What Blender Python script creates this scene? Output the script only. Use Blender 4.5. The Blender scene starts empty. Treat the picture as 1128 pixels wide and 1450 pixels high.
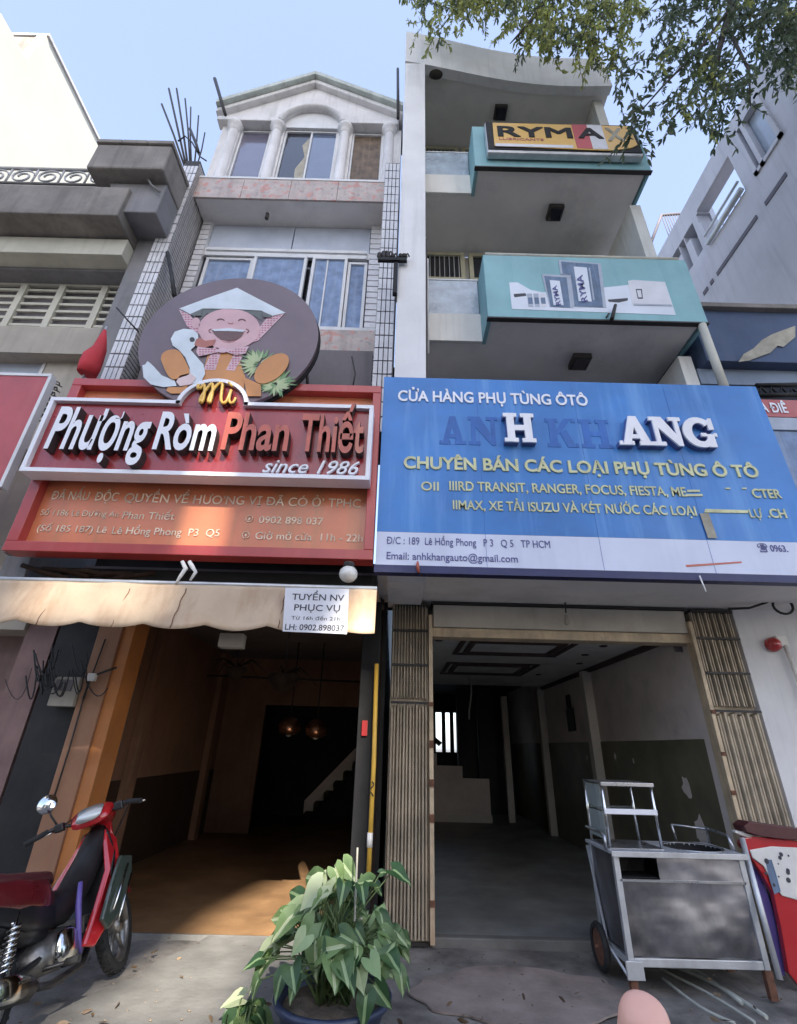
import bpy, bmesh, math, random
from mathutils import Vector, Matrix, noise
random.seed(7)
S = bpy.context.scene
C = S.collection
PI = math.pi

# ---------------------------------------------------------------- camera, sky, sun, exposure
PITCH, ROLL, FPX, EYE = math.radians(26.4), math.radians(1.5), 670.0, 1.6
fw = Vector((0, math.cos(PITCH), math.sin(PITCH)))
lv = Vector((0, -math.sin(PITCH), math.cos(PITCH)))
xx = Vector((1, 0, 0))
rc = xx * math.cos(ROLL) + lv * math.sin(ROLL)
uc = -xx * math.sin(ROLL) + lv * math.cos(ROLL)
cd = bpy.data.cameras.new('camera')
cam = bpy.data.objects.new('camera', cd)
C.objects.link(cam)
M4 = Matrix((rc, uc, -fw)).transposed().to_4x4()
M4.translation = (0, 0, EYE)
cam.matrix_world = M4
cd.sensor_fit = 'HORIZONTAL'
cd.sensor_width = 36
cd.lens = FPX / 1128 * 36
cd.clip_start = 0.02
cd.clip_end = 3000
S.camera = cam

SUN_EL, SUN_AZ = 33.0, 15.0      # sun behind the camera, to the right
sv = Vector((math.cos(math.radians(SUN_EL)) * math.sin(math.radians(SUN_AZ)),
             -math.cos(math.radians(SUN_EL)) * math.cos(math.radians(SUN_AZ)),
             math.sin(math.radians(SUN_EL))))
W = bpy.data.worlds.new('World')
S.world = W
W.use_nodes = True
nt = W.node_tree
bg = nt.nodes['Background']
sk = nt.nodes.new('ShaderNodeTexSky')
sk.sky_type = 'NISHITA'
sk.sun_disc = False
sk.sun_elevation = math.radians(SUN_EL)
sk.sun_rotation = math.atan2(sv.x, sv.y)
sk.air_density = 1.0
sk.dust_density = 1.5
sk.ozone_density = 1.0
# thin even high haze over the whole sky
mxw = nt.nodes.new('ShaderNodeMix'); mxw.data_type = 'RGBA'; mxw.inputs[0].default_value = .5; mxw.inputs[7].default_value = (1.35, 1.58, 2.35, 1)
nt.links.new(sk.outputs[0], mxw.inputs[6]); nt.links.new(mxw.outputs[2], bg.inputs[0])
bg.inputs[1].default_value = 0.14
sl = bpy.data.lights.new('sun', 'SUN')
sl.energy = 4.2
sl.angle = math.radians(0.5)
sl.color = (1.0, 0.93, 0.82)
so = bpy.data.objects.new('sun', sl)
C.objects.link(so)
so.rotation_euler = (-sv).to_track_quat('-Z', 'Y').to_euler()
S.view_settings.view_transform = 'Standard'
S.view_settings.look = 'None'
S.view_settings.gamma = 1
S.view_settings.use_curve_mapping = False
S.view_settings.exposure = 2.0
S.render.engine = 'CYCLES'
S.cycles.max_bounces = 12
S.cycles.diffuse_bounces = 8

# ---------------------------------------------------------------- from a point of the photograph to a point of the place
def ray(px, py):
    u = px - 564.0; v = 725.0 - py
    U = u * math.cos(ROLL) - v * math.sin(ROLL); V = u * math.sin(ROLL) + v * math.cos(ROLL)
    return U, FPX * math.cos(PITCH) - V * math.sin(PITCH), FPX * math.sin(PITCH) + V * math.cos(PITCH)
def atY(px, py, y):
    a, b, c = ray(px, py); return Vector((a / b * y, y, EYE + c / b * y))
def atX(px, py, x):
    a, b, c = ray(px, py); return Vector((x, b / a * x, EYE + c / a * x))
def atZ(px, py, z):
    a, b, c = ray(px, py); t = (z - EYE) / c; return Vector((a * t, b * t, z))

# ---------------------------------------------------------------- materials
MATS = {}
def mat(name, col, rough=0.7, var=0.12, scale=3.0, bump=0.15, bscale=40.0, metal=0.0, streak=0.0,
        streak_col=(0.05, 0.045, 0.04), trans=0.0, alpha=1.0, fleck=None, emit=None, spec=0.5, coat=0.0, sscale=(7, 7, .5), stain=0.0, stain_col=(.09, .08, .07)):
    m = bpy.data.materials.new(name)
    m.use_nodes = True
    n = m.node_tree.nodes; l = m.node_tree.links
    b = n['Principled BSDF']
    geo = n.new('ShaderNodeNewGeometry')
    def noi(sc, det=5.0, vec=None, r=.6):
        t = n.new('ShaderNodeTexNoise'); t.inputs['Scale'].default_value = sc
        t.inputs['Detail'].default_value = det; t.inputs['Roughness'].default_value = r
        l.new(vec or geo.outputs['Position'], t.inputs['Vector']); return t.outputs['Fac']
    def ramp(src, a, c):
        r = n.new('ShaderNodeMapRange'); l.new(src, r.inputs['Value'])
        r.inputs['From Min'].default_value = a; r.inputs['From Max'].default_value = c; return r.outputs[0]
    def mix(f, a, c):
        x = n.new('ShaderNodeMix'); x.data_type = 'RGBA'
        if hasattr(f, 'node'): l.new(f, x.inputs[0])
        else: x.inputs[0].default_value = f
        for s, i in ((a, 6), (c, 7)):
            if hasattr(s, 'node'): l.new(s, x.inputs[i])
            else: x.inputs[i].default_value = (*s, 1)
        return x.outputs[2]
    dark = tuple(c * (1 - var * 1.6) for c in col); lite = tuple(min(1, c * (1 + var)) for c in col)
    o = mix(ramp(noi(scale), .3, .7), dark, lite)
    if fleck:
        for fc, fs, lo, hi in fleck:
            o = mix(ramp(noi(fs, 2.0), lo, hi), o, fc)
    if stain > 0:
        f = ramp(noi(scale * .55 + .31, 6.0, r=.7), .52, .75)
        mm = n.new('ShaderNodeMath'); mm.operation = 'MULTIPLY'; l.new(f, mm.inputs[0]); mm.inputs[1].default_value = stain
        o = mix(mm.outputs[0], o, stain_col)
    if streak > 0:
        mp = n.new('ShaderNodeMapping'); mp.inputs['Scale'].default_value = sscale
        l.new(geo.outputs['Position'], mp.inputs['Vector'])
        f = ramp(noi(1.0, 5.0, mp.outputs[0], .65), .5, .78)
        mm = n.new('ShaderNodeMath'); mm.operation = 'MULTIPLY'; l.new(f, mm.inputs[0]); mm.inputs[1].default_value = streak
        o = mix(mm.outputs[0], o, streak_col)
    l.new(o, b.inputs['Base Color'])
    b.inputs['Roughness'].default_value = rough
    if var > 0.02:
        rr = n.new('ShaderNodeMapRange'); l.new(noi(scale * 3.1), rr.inputs['Value'])
        rr.inputs['To Min'].default_value = max(0.03, rough - .12); rr.inputs['To Max'].default_value = min(1, rough + .12)
        l.new(rr.outputs[0], b.inputs['Roughness'])
    b.inputs['Metallic'].default_value = metal
    b.inputs['Specular IOR Level'].default_value = spec
    b.inputs['Coat Weight'].default_value = coat
    if bump > 0:
        bp = n.new('ShaderNodeBump'); bp.inputs['Strength'].default_value = bump; bp.inputs['Distance'].default_value = .01
        l.new(noi(bscale), bp.inputs['Height']); l.new(bp.outputs[0], b.inputs['Normal'])
    if trans > 0: b.inputs['Transmission Weight'].default_value = trans
    if alpha < 1: b.inputs['Alpha'].default_value = alpha
    if emit:
        b.inputs['Emission Color'].default_value = (*emit[0], 1); b.inputs['Emission Strength'].default_value = emit[1]
    MATS[name] = m
    return m

mat('paving', (.20, .185, .17), .85, .38, 2.6, .8, 18, stain=.7, stain_col=(.05, .048, .045))
mat('paving_pink', (.27, .22, .195), .85, .25, 2.5, .6, 25, stain=.5, stain_col=(.09, .085, .08))
mat('asphalt', (.16, .155, .15), .9, .25, 2, .6, 60)
mat('ramp_concrete', (.155, .15, .14), .8, .22, 2.4, .5, 22, stain=.6, stain_col=(.12, .115, .10))
mat('shop_floor', (.26, .15, .075), .4, .25, 1.7, .1, 20, stain=.5, stain_col=(.12, .07, .04))
mat('grey_floor', (.22, .22, .21), .5, .25, 1.5, .2, 20, stain=.6, stain_col=(.07, .07, .065))
mat('white_wall', (.74, .73, .73), .8, .06, 1.4, .15, 30, streak=.35, streak_col=(.36, .36, .36))
mat('cream_wall', (.68, .665, .62), .8, .08, 1.2, .15, 30, streak=.45, streak_col=(.25, .24, .22))
mat('soffit', (.80, .76, .72), .85, .08, .9, .15, 30, stain=.35, stain_col=(.22, .21, .20))
mat('pediment_paint', (.70, .68, .67), .8, .1, 2.0, .2, 30, streak=.5, streak_col=(.30, .29, .27))
mat('green_trim', (.50, .54, .50), .75, .15, 3, .2, 30, streak=.5, streak_col=(.2, .2, .18))
mat('weathered_cement', (.23, .21, .19), .9, .2, 1.6, .4, 25, streak=.6, streak_col=(.08, .075, .07), stain=.5)
mat('grey_cement', (.21, .205, .21), .9, .15, 1.5, .3, 25, streak=.5, streak_col=(.10, .10, .10), stain=.3)
mat('beige_wall', (.38, .345, .29), .85, .1, 1.5, .2, 25, streak=.5, streak_col=(.2, .18, .15))
mat('cream_band', (.52, .50, .42), .85, .1, 1.5, .2, 25, streak=.4, streak_col=(.28, .26, .22))
mat('dark_band', (.17, .155, .16), .85, .1, 1.5, .2, 25, streak=.4)
mat('far_white', (.52, .50, .44), .8, .04, .5, .05, 10)
mat('far_grey', (.52, .51, .54), .85, .08, .8, .1, 20, streak=.5, streak_col=(.33, .32, .34))
mat('navy_wall', (.055, .085, .16), .75, .15, 1.2, .2, 25, streak=.35, streak_col=(.10, .12, .17))
mat('blue_grey', (.20, .25, .33), .75, .12, 1.2, .2, 25, streak=.4, streak_col=(.1, .12, .15))
mat('peeled_plaster', (.40, .37, .30), .9, .2, 5, .4, 25)
mat('granite', (.46, .38, .34), .45, .12, 5, .1, 40, fleck=[((.50, .25, .20), 9.0, .56, .62), ((.30, .27, .25), 14.0, .60, .66)], streak=.3)
mat('tile_white', (.66, .65, .66), .3, .08, 9, .03, 30, streak=.35, streak_col=(.38, .36, .35))
mat('grout', (.05, .05, .055), .9, .1, 5, .1)
mat('side_tile', (.42, .40, .39), .4, .08, 9, .03, 30)
mat('window_white', (.66, .66, .66), .45, .06, 4, .05, 30, streak=.3, streak_col=(.35, .34, .33))
mat('cream_frame', (.50, .47, .33), .6, .1, 4, .05, 30)
mat('glass_blue', (.10, .13, .20), .08, .1, 1.2, .02, 3, spec=1.0, coat=.5)
mat('glass_lilac', (.13, .12, .17), .10, .1, 1.5, .02, 3, spec=1.0, coat=.5)
mat('glass_dark', (.02, .022, .03), .08, .1, 1.5, .02, 3, spec=1.0)
mat('curtain_blue', (.22, .30, .46), .8, .2, 6, .4, 12, sscale=(18, 18, .4), streak=.5, streak_col=(.40, .46, .58))
mat('wood_panel', (.13, .085, .05), .6, .35, 6, .3, 20, streak=.6, sscale=(22, 22, 1.5), streak_col=(.28, .20, .12))
mat('film_white', (.46, .50, .58), .35, .1, 2, .05, 20, streak=.4, streak_col=(.36, .42, .55))
mat('frosted_glass', (.33, .40, .46), .25, .25, 5, .1, 20, spec=.8, stain=.5, stain_col=(.5, .55, .6))
mat('teal_paint', (.23, .43, .46), .6, .10, 1.2, .1, 30, streak=.3, streak_col=(.10, .26, .30))
mat('lamp_dark', (.05, .042, .035), .5, .2, 8, .1)
mat('sign_blue', (.04, .20, .54), .45, .14, 1.1, .03, 30, streak=.85, streak_col=(.18, .40, .72), sscale=(3.4, 3.4, .28))
mat('sign_blue_ghost', (.02, .12, .42), .5, .15, 3, .03, 30, streak=.6, streak_col=(.06, .22, .60))
mat('sign_white', (.60, .64, .78), .45, .06, 1.5, .03, 30, streak=.4, streak_col=(.42, .44, .55), sscale=(6, 6, .5))
mat('navy_edge', (.02, .025, .10), .5, .1, 3, .03)
mat('letter_white', (.80, .80, .84), .4, .04, 3, .02, 30, streak=.2, streak_col=(.5, .5, .55))
mat('letter_side', (.10, .13, .30), .5, .1, 3, .02)
mat('letter_yellow', (.60, .60, .34), .5, .15, 6, .02, 30, streak=.45, streak_col=(.45, .45, .40))
mat('print_navy', (.08, .09, .26), .5, .1, 5, 0)
mat('sign_red', (.42, .05, .045), .35, .14, 1.5, .03, 30, streak=.4, streak_col=(.50, .12, .08), coat=.2)
mat('sign_crimson', (.33, .03, .035), .3, .16, 1.5, .03, 30, streak=.5, streak_col=(.42, .11, .09), coat=.3)
mat('sign_orange', (.64, .20, .09), .35, .14, 1.3, .03, 30, streak=.65, streak_col=(.36, .20, .08), coat=.2, sscale=(5, 5, .4))
mat('letter_red', (.48, .10, .06), .35, .2, 4, .03, 30, streak=.6, streak_col=(.60, .28, .18))
mat('letter_gold', (.78, .48, .10), .3, .1, 4, .02)
mat('letter_dark', (.05, .035, .035), .6, .1, 4, .02)
mat('letter_faded', (.82, .66, .50), .5, .25, 7, 0, streak=.5, streak_col=(.45, .22, .12))
mat('black_metal', (.014, .014, .015), .6, .2, 6, .1, spec=.25)
mat('disc_brown', (.155, .112, .128), .4, .14, 1.1, .03, 30, stain=.55, stain_col=(.24, .20, .13))
for nm, c in dict(disc_white=(.62, .68, .72), disc_face=(.62, .38, .40), disc_hair=(.12, .13, .12), disc_mouth=(.13, .06, .055),
                  disc_orange=(.56, .24, .07), disc_beak=(.42, .14, .10), disc_gingham=(.62, .42, .46), disc_stripe=(.45, .10, .16), disc_green=(.16, .30, .12),
                  disc_pale_green=(.42, .50, .26), disc_pink=(.66, .50, .48), disc_eye=(.03, .03, .035), disc_cheek=(.50, .20, .22)).items():
    mat(nm, c, .45, .1, 3, 0)
mat('awning_canvas', (.52, .39, .27), .8, .14, 1.4, .2, 60, streak=.85, streak_col=(.28, .15, .07), sscale=(3.0, 3.0, .5), stain=.5, stain_col=(.40, .22, .10))
mat('paper', (.66, .66, .70), .7, .06, 6, .05)
mat('ink', (.06, .06, .075), .7, .2, 9, 0)
mat('shutter_slat', (.48, .41, .31), .6, .22, 4, .15, 40, metal=.25, streak=.55, streak_col=(.20, .16, .11), sscale=(14, 14, .7))
mat('shutter_frame', (.58, .46, .31), .6, .2, 5, .15, 30, streak=.6, streak_col=(.30, .14, .07), sscale=(12, 12, 1.5))
mat('shutter_box', (.52, .48, .41), .6, .1, 2.2, .1, 30, streak=.4, streak_col=(.28, .24, .18))
mat('dark_iron', (.03, .026, .025), .6, .2, 8, .1)
mat('rust', (.16, .07, .04), .8, .3, 20, .3)
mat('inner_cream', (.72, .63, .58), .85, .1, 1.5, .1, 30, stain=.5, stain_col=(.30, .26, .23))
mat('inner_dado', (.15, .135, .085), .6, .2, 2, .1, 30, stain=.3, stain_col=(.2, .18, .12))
mat('inner_white', (.62, .58, .52), .8, .1, 2, .1, 30)
mat('inner_ceiling', (.75, .75, .73), .85, .1, 1.5, .1, 30, stain=.5, stain_col=(.28, .27, .25))
mat('ceiling_groove', (.08, .05, .045), .7, .1, 2, 0)
mat('room_orange', (.26, .14, .085), .75, .16, 1.5, .15, 30, streak=.5, streak_col=(.16, .07, .035), stain=.3, stain_col=(.18, .10, .06))
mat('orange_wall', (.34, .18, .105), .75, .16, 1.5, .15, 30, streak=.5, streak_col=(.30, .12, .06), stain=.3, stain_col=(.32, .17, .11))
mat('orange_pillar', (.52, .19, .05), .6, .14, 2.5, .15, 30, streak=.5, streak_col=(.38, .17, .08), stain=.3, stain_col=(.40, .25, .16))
mat('brown_dado', (.05, .028, .018), .6, .2, 2, .1, 30)
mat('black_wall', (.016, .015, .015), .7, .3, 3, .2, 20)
mat('mauve_wall', (.22, .14, .13), .8, .2, 2, .2, 20, streak=.4)
mat('steel', (.46, .47, .50), .30, .08, 3, .04, 8, metal=.9)
mat('steel_sheet', (.27, .265, .285), .38, .38, 1.9, .2, 3.0, metal=.8, streak=.45, streak_col=(.10, .08, .075), sscale=(5, 5, 1.2))
mat('steel_top', (.50, .52, .56), .45, .12, 4, .05, 10, metal=.35)
mat('steel_frame', (.56, .57, .58), .4, .12, 5, .05, 20, metal=.5, streak=.3, streak_col=(.3, .25, .2))
mat('glass_shelf', (.55, .62, .62), .1, .02, 3, 0, alpha=.35, spec=1.0)
mat('bike_red', (.50, .02, .025), .18, .06, 4, 0, coat=1.0)
mat('bike_maroon', (.13, .012, .016), .3, .12, 5, .03, coat=.5)
mat('bike_black', (.018, .017, .018), .4, .15, 5, .05)
mat('seat_vinyl', (.085, .022, .024), .45, .15, 6, .15, 60)
mat('rubber', (.02, .02, .02), .8, .2, 12, .3, 60)
mat('chrome', (.70, .70, .68), .12, .05, 5, 0, metal=1.0)
mat('engine_alloy', (.32, .30, .27), .4, .25, 14, .2, 30, metal=.8)
mat('purple_plastic', (.14, .10, .34), .4, .1, 5, 0)
mat('headlamp', (.62, .64, .62), .06, .05, 5, 0, spec=1.0, coat=1.0)
mat('mirror_glass', (.80, .82, .84), .03, .01, 2, 0, metal=1.0)
mat('white_plastic', (.74, .72, .68), .4, .08, 5, .05)
mat('pot_blue', (.03, .042, .085), .35, .15, 4, .05, 20, stain=.4, stain_col=(.12, .12, .13))
mat('soil', (.16, .125, .095), .95, .3, 14, .8, 40)
mat('stem_green', (.10, .15, .05), .6, .2, 8, .1)
mat('bark', (.07, .055, .045), .9, .3, 8, .5, 30)
mat('yellow_paint', (.66, .40, .06), .5, .12, 6, .05, 30, streak=.4, streak_col=(.3, .2, .08))
mat('flag_red', (.48, .03, .04), .75, .15, 3, .1)
mat('dark_wicker', (.022, .014, .01), .9, .3, 10, .4, spec=.05)
mat('copper', (.40, .20, .12), .3, .15, 8, .05, metal=.8)
mat('cable', (.015, .015, .016), .6, .1, 8, 0)
mat('pale_cable', (.42, .43, .38), .6, .1, 8, 0)
mat('bulb_glass', (.72, .70, .64), .25, .05, 5, 0, spec=.8)
mat('skin', (.72, .40, .31), .45, .06, 40, .05, 150, spec=.4)
mat('scroll_grey', (.42, .42, .42), .7, .1, 5, .1)
mat('shield_dark', (.06, .075, .06), .2, .1, 4, 0, coat=.6)
mat('alarm_red', (.45, .03, .03), .3, .1, 5, 0, coat=.6)
mat('far_glass', (.42, .47, .54), .15, .15, 1.3, .02, 3, spec=1.0)
mat('slot_dark', (.12, .11, .13), .8, .1, 3, 0)
mat('banner_white', (.66, .70, .78), .5, .05, 3, 0)
mat('banner_blue', (.10, .16, .26), .5, .2, 6, 0, streak=.5, streak_col=(.30, .36, .46), sscale=(16, 16, 1))
mat('banner_grey', (.38, .42, .50), .5, .1, 6, 0)
mat('box_yellow', (.70, .42, .10), .4, .08, 2, .02, 30, streak=.3, streak_col=(.55, .38, .18))
mat('box_red', (.45, .05, .06), .4, .08, 2, .02)
mat('light_fitting', (.8, .85, .9), .4, .02, 2, 0, emit=((.85, .92, 1.0), 3.0))

def leafmat(name, c1, c2, tl=.5, sc=2.0, rough=.45):
    m = bpy.data.materials.new(name); m.use_nodes = True
    n = m.node_tree.nodes; l = m.node_tree.links; b = n['Principled BSDF']
    geo = n.new('ShaderNodeNewGeometry'); info = n.new('ShaderNodeObjectInfo')
    t = n.new('ShaderNodeTexNoise'); t.inputs['Scale'].default_value = sc; t.inputs['Detail'].default_value = 3
    l.new(geo.outputs['Position'], t.inputs['Vector'])
    a = n.new('ShaderNodeMath'); a.operation = 'ADD'; l.new(t.outputs['Fac'], a.inputs[0])
    q = n.new('ShaderNodeMath'); q.operation = 'MULTIPLY_ADD'; l.new(geo.outputs['Random Per Island'], q.inputs[0]); q.inputs[1].default_value = .7; q.inputs[2].default_value = -.35
    q2 = n.new('ShaderNodeMath'); q2.operation = 'MULTIPLY_ADD'; l.new(info.outputs['Random'], q2.inputs[0]); q2.inputs[1].default_value = 1.0; q2.inputs[2].default_value = -.5
    q3 = n.new('ShaderNodeMath'); q3.operation = 'ADD'; l.new(q.outputs[0], q3.inputs[0]); l.new(q2.outputs[0], q3.inputs[1])
    l.new(q3.outputs[0], a.inputs[1])
    mr = n.new('ShaderNodeMapRange'); l.new(a.outputs[0], mr.inputs[0]); mr.inputs[1].default_value = .2; mr.inputs[2].default_value = .8
    x = n.new('ShaderNodeMix'); x.data_type = 'RGBA'; l.new(mr.outputs[0], x.inputs[0]); x.inputs[6].default_value = (*c1, 1); x.inputs[7].default_value = (*c2, 1)
    l.new(x.outputs[2], b.inputs['Base Color']); b.inputs['Roughness'].default_value = rough
    tr = n.new('ShaderNodeBsdfTranslucent'); l.new(x.outputs[2], tr.inputs[0])
    ms = n.new('ShaderNodeMixShader'); ms.inputs[0].default_value = tl
    l.new(b.outputs[0], ms.inputs[1]); l.new(tr.outputs[0], ms.inputs[2])
    l.new(ms.outputs[0], n['Material Output'].inputs[0])
    MATS[name] = m
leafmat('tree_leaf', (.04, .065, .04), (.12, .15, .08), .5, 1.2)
leafmat('tree_leaf_sun_tint', (.09, .13, .04), (.34, .36, .11), .6, 1.5)  # paler yellow-green puts sunlight into the leaf colour
leafmat('pot_leaf', (.04, .095, .035), (.20, .30, .11), .3, 9)
leafmat('pot_leaf_pale', (.26, .38, .17), (.52, .58, .34), .3, 9)

# ---------------------------------------------------------------- mesh helpers
class MB:
    def __init__(s): s.v = []; s.f = []; s.m = []; s.k = 0; s.sm = []
    def add(s, vs, fs, smooth=False):
        o = len(s.v); s.v += [tuple(v) for v in vs]; s.f += [tuple(i + o for i in f) for f in fs]; s.m += [s.k] * len(fs); s.sm += [smooth] * len(fs)
    def box(s, x0, x1, y0, y1, z0, z1):
        x0, x1 = sorted((x0, x1)); y0, y1 = sorted((y0, y1)); z0, z1 = sorted((z0, z1))
        s.add([(x0, y0, z0), (x1, y0, z0), (x1, y1, z0), (x0, y1, z0), (x0, y0, z1), (x1, y0, z1), (x1, y1, z1), (x0, y1, z1)],
              [(0, 3, 2, 1), (4, 5, 6, 7), (0, 1, 5, 4), (1, 2, 6, 5), (2, 3, 7, 6), (3, 0, 4, 7)]); return s
    def prism(s, pts, d, wind=None):
        """polygon pts (3-D, planar) extruded by vector d"""
        n = len(pts); d = Vector(d); a = [Vector(p) for p in pts]; b = [p + d for p in a]
        s.add(a + b, [tuple(range(n))[::-1], tuple(range(n, 2 * n))] + [(i, (i + 1) % n, n + (i + 1) % n, n + i) for i in range(n)]); return s
    def tube(s, pts, r, n=8, caps=True):
        pts = [Vector(p) for p in pts]; rs = r if isinstance(r, (list, tuple)) else [r] * len(pts)
        vs = []; up = None
        for i, p in enumerate(pts):
            t = (pts[min(i + 1, len(pts) - 1)] - pts[max(i - 1, 0)]).normalized()
            if up is None:
                up = Vector((0, 0, 1)) if abs(t.z) < .9 else Vector((1, 0, 0))
            a = t.cross(up); 
            if a.length < 1e-4: a = t.cross(Vector((0, 1, .3)))
            a.normalize(); b = a.cross(t).normalized(); up = b
            for k in range(n):
                w = 2 * PI * k / n; vs.append(p + (a * math.cos(w) + b * math.sin(w)) * rs[i])
        m = len(pts)
        fs = [(i * n + k, i * n + (k + 1) % n, (i + 1) * n + (k + 1) % n, (i + 1) * n + k) for i in range(m - 1) for k in range(n)]
        s.add(vs, fs, True)
        if caps:
            o = len(s.v) - m * n
            s.f += [tuple(o + k for k in range(n))[::-1], tuple(o + (m - 1) * n + k for k in range(n))]; s.m += [s.k] * 2; s.sm += [False] * 2
        return s
    def lathe(s, prof, c=(0, 0, 0), axis=(0, 0, 1), n=24, smooth=True, arc=2 * PI):
        """prof: list of (radius, height along the axis)"""
        ax = Vector(axis).normalized(); q = Vector((0, 0, 1)).rotation_difference(ax); c = Vector(c)
        vs = []
        full = abs(arc - 2 * PI) < 1e-6
        cols = n if full else n + 1
        for r, h in prof:
            for k in range(cols):
                w = arc * k / n; vs.append(c + q @ Vector((r * math.cos(w), r * math.sin(w), h)))
        fs = []
        for i in range(len(prof) - 1):
            for k in range(n):
                k2 = (k + 1) % cols
                fs.append((i * cols + k, i * cols + k2, (i + 1) * cols + k2, (i + 1) * cols + k))
        s.add(vs, fs, smooth); return s
    def disc(s, r, c, axis, n=24, t=.004):
        return s.lathe([(0.0001, 0), (r, 0), (r, t), (0.0001, t)], c, axis, n, False)
    def ell(s, c, r, n=12, m=8, rot=None):
        vs = []; c = Vector(c)
        for i in range(m + 1):
            th = PI * i / m
            for k in range(n):
                w = 2 * PI * k / n
                v = Vector((r[0] * math.sin(th) * math.cos(w), r[1] * math.sin(th) * math.sin(w), r[2] * math.cos(th)))
                if rot: v = rot @ v
                vs.append(c + v)
        s.add(vs, [(i * n + k, (i + 1) * n + k, (i + 1) * n + (k + 1) % n, i * n + (k + 1) % n) for i in range(m) for k in range(n)], True); return s
    def loft(s, secs, n=14, e=2.4):
        """secs: (center, half-width vec, half-height vec); superellipse sections, closed ends"""
        vs = []
        for c, a, b in secs:
            c, a, b = Vector(c), Vector(a), Vector(b)
            for k in range(n):
                w = 2 * PI * k / n; cw, sw = math.cos(w), math.sin(w)
                vs.append(c + a * math.copysign(abs(cw) ** (2 / e), cw) + b * math.copysign(abs(sw) ** (2 / e), sw))
        m = len(secs)
        s.add(vs, [(i * n + k, i * n + (k + 1) % n, (i + 1) * n + (k + 1) % n, (i + 1) * n + k) for i in range(m - 1) for k in range(n)], True)
        o = len(s.v) - m * n
        s.f += [tuple(o + k for k in range(n))[::-1], tuple(o + (m - 1) * n + k for k in range(n))]; s.m += [s.k] * 2; s.sm += [True] * 2
        return s
    def mesh(s, name, mats):
        me = bpy.data.meshes.new(name); me.from_pydata(s.v, [], s.f)
        if not isinstance(mats, (list, tuple)): mats = [mats]
        for m in mats: me.materials.append(MATS[m])
        me.polygons.foreach_set('material_index', s.m); me.polygons.foreach_set('use_smooth', s.sm)
        bm = bmesh.new(); bm.from_mesh(me); bmesh.ops.recalc_face_normals(bm, faces=bm.faces); bm.to_mesh(me); bm.free()
        return me
    def build(s, name, mats, parent=None, bevel=0, xf=None, **kw):
        if xf is not None: s.v = [tuple(xf @ Vector(v)) for v in s.v]
        off = parent_origin(parent)
        if off.length > 0: s.v = [tuple(Vector(v) - off) for v in s.v]
        me = s.mesh(name, mats)
        return link(name, me, parent, bevel, **kw)

def parent_origin(p):
    o = Vector((0, 0, 0))
    while p is not None: o += p.location; p = p.parent
    return o
def link(name, me, parent=None, bevel=0, label=None, cat=None, group=None, kind=None):
    o = bpy.data.objects.new(name, me); C.objects.link(o)
    if parent: o.parent = parent
    if bevel > 0:
        b = o.modifiers.new('bevel', 'BEVEL'); b.width = bevel; b.segments = 2; b.limit_method = 'ANGLE'; b.angle_limit = .6
    tag(o, label, cat, group, kind); return o
def tag(o, label=None, cat=None, group=None, kind=None):
    if label: o['label'] = label
    if cat: o['category'] = cat
    if group: o['group'] = group
    if kind: o['kind'] = kind
def thing(name, label, cat, loc=(0, 0, 0), group=None):
    o = bpy.data.objects.new(name, None); C.objects.link(o); o.location = loc; o.empty_display_size = .2
    tag(o, label, cat, group); return o
def bxY(mb, x0, y0, x1, y1, Y, depth):
    """box whose front lies on plane Y between two photograph points, going back by depth"""
    xm, ym = (x0 + x1) / 2, (y0 + y1) / 2
    mb.box(atY(x0, ym, Y).x, atY(x1, ym, Y).x, Y, Y + depth, atY(xm, y1, Y).z, atY(xm, y0, Y).z); return mb
def grid_noise_sheet(x0, x1, y0, y1, nx, ny, zf):
    vs = [(x0 + (x1 - x0) * i / nx, y0 + (y1 - y0) * j / ny, zf(x0 + (x1 - x0) * i / nx, y0 + (y1 - y0) * j / ny)) for j in range(ny + 1) for i in range(nx + 1)]
    fs = [(j * (nx + 1) + i, j * (nx + 1) + i + 1, (j + 1) * (nx + 1) + i + 1, (j + 1) * (nx + 1) + i) for j in range(ny) for i in range(nx)]
    return vs, fs

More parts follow.
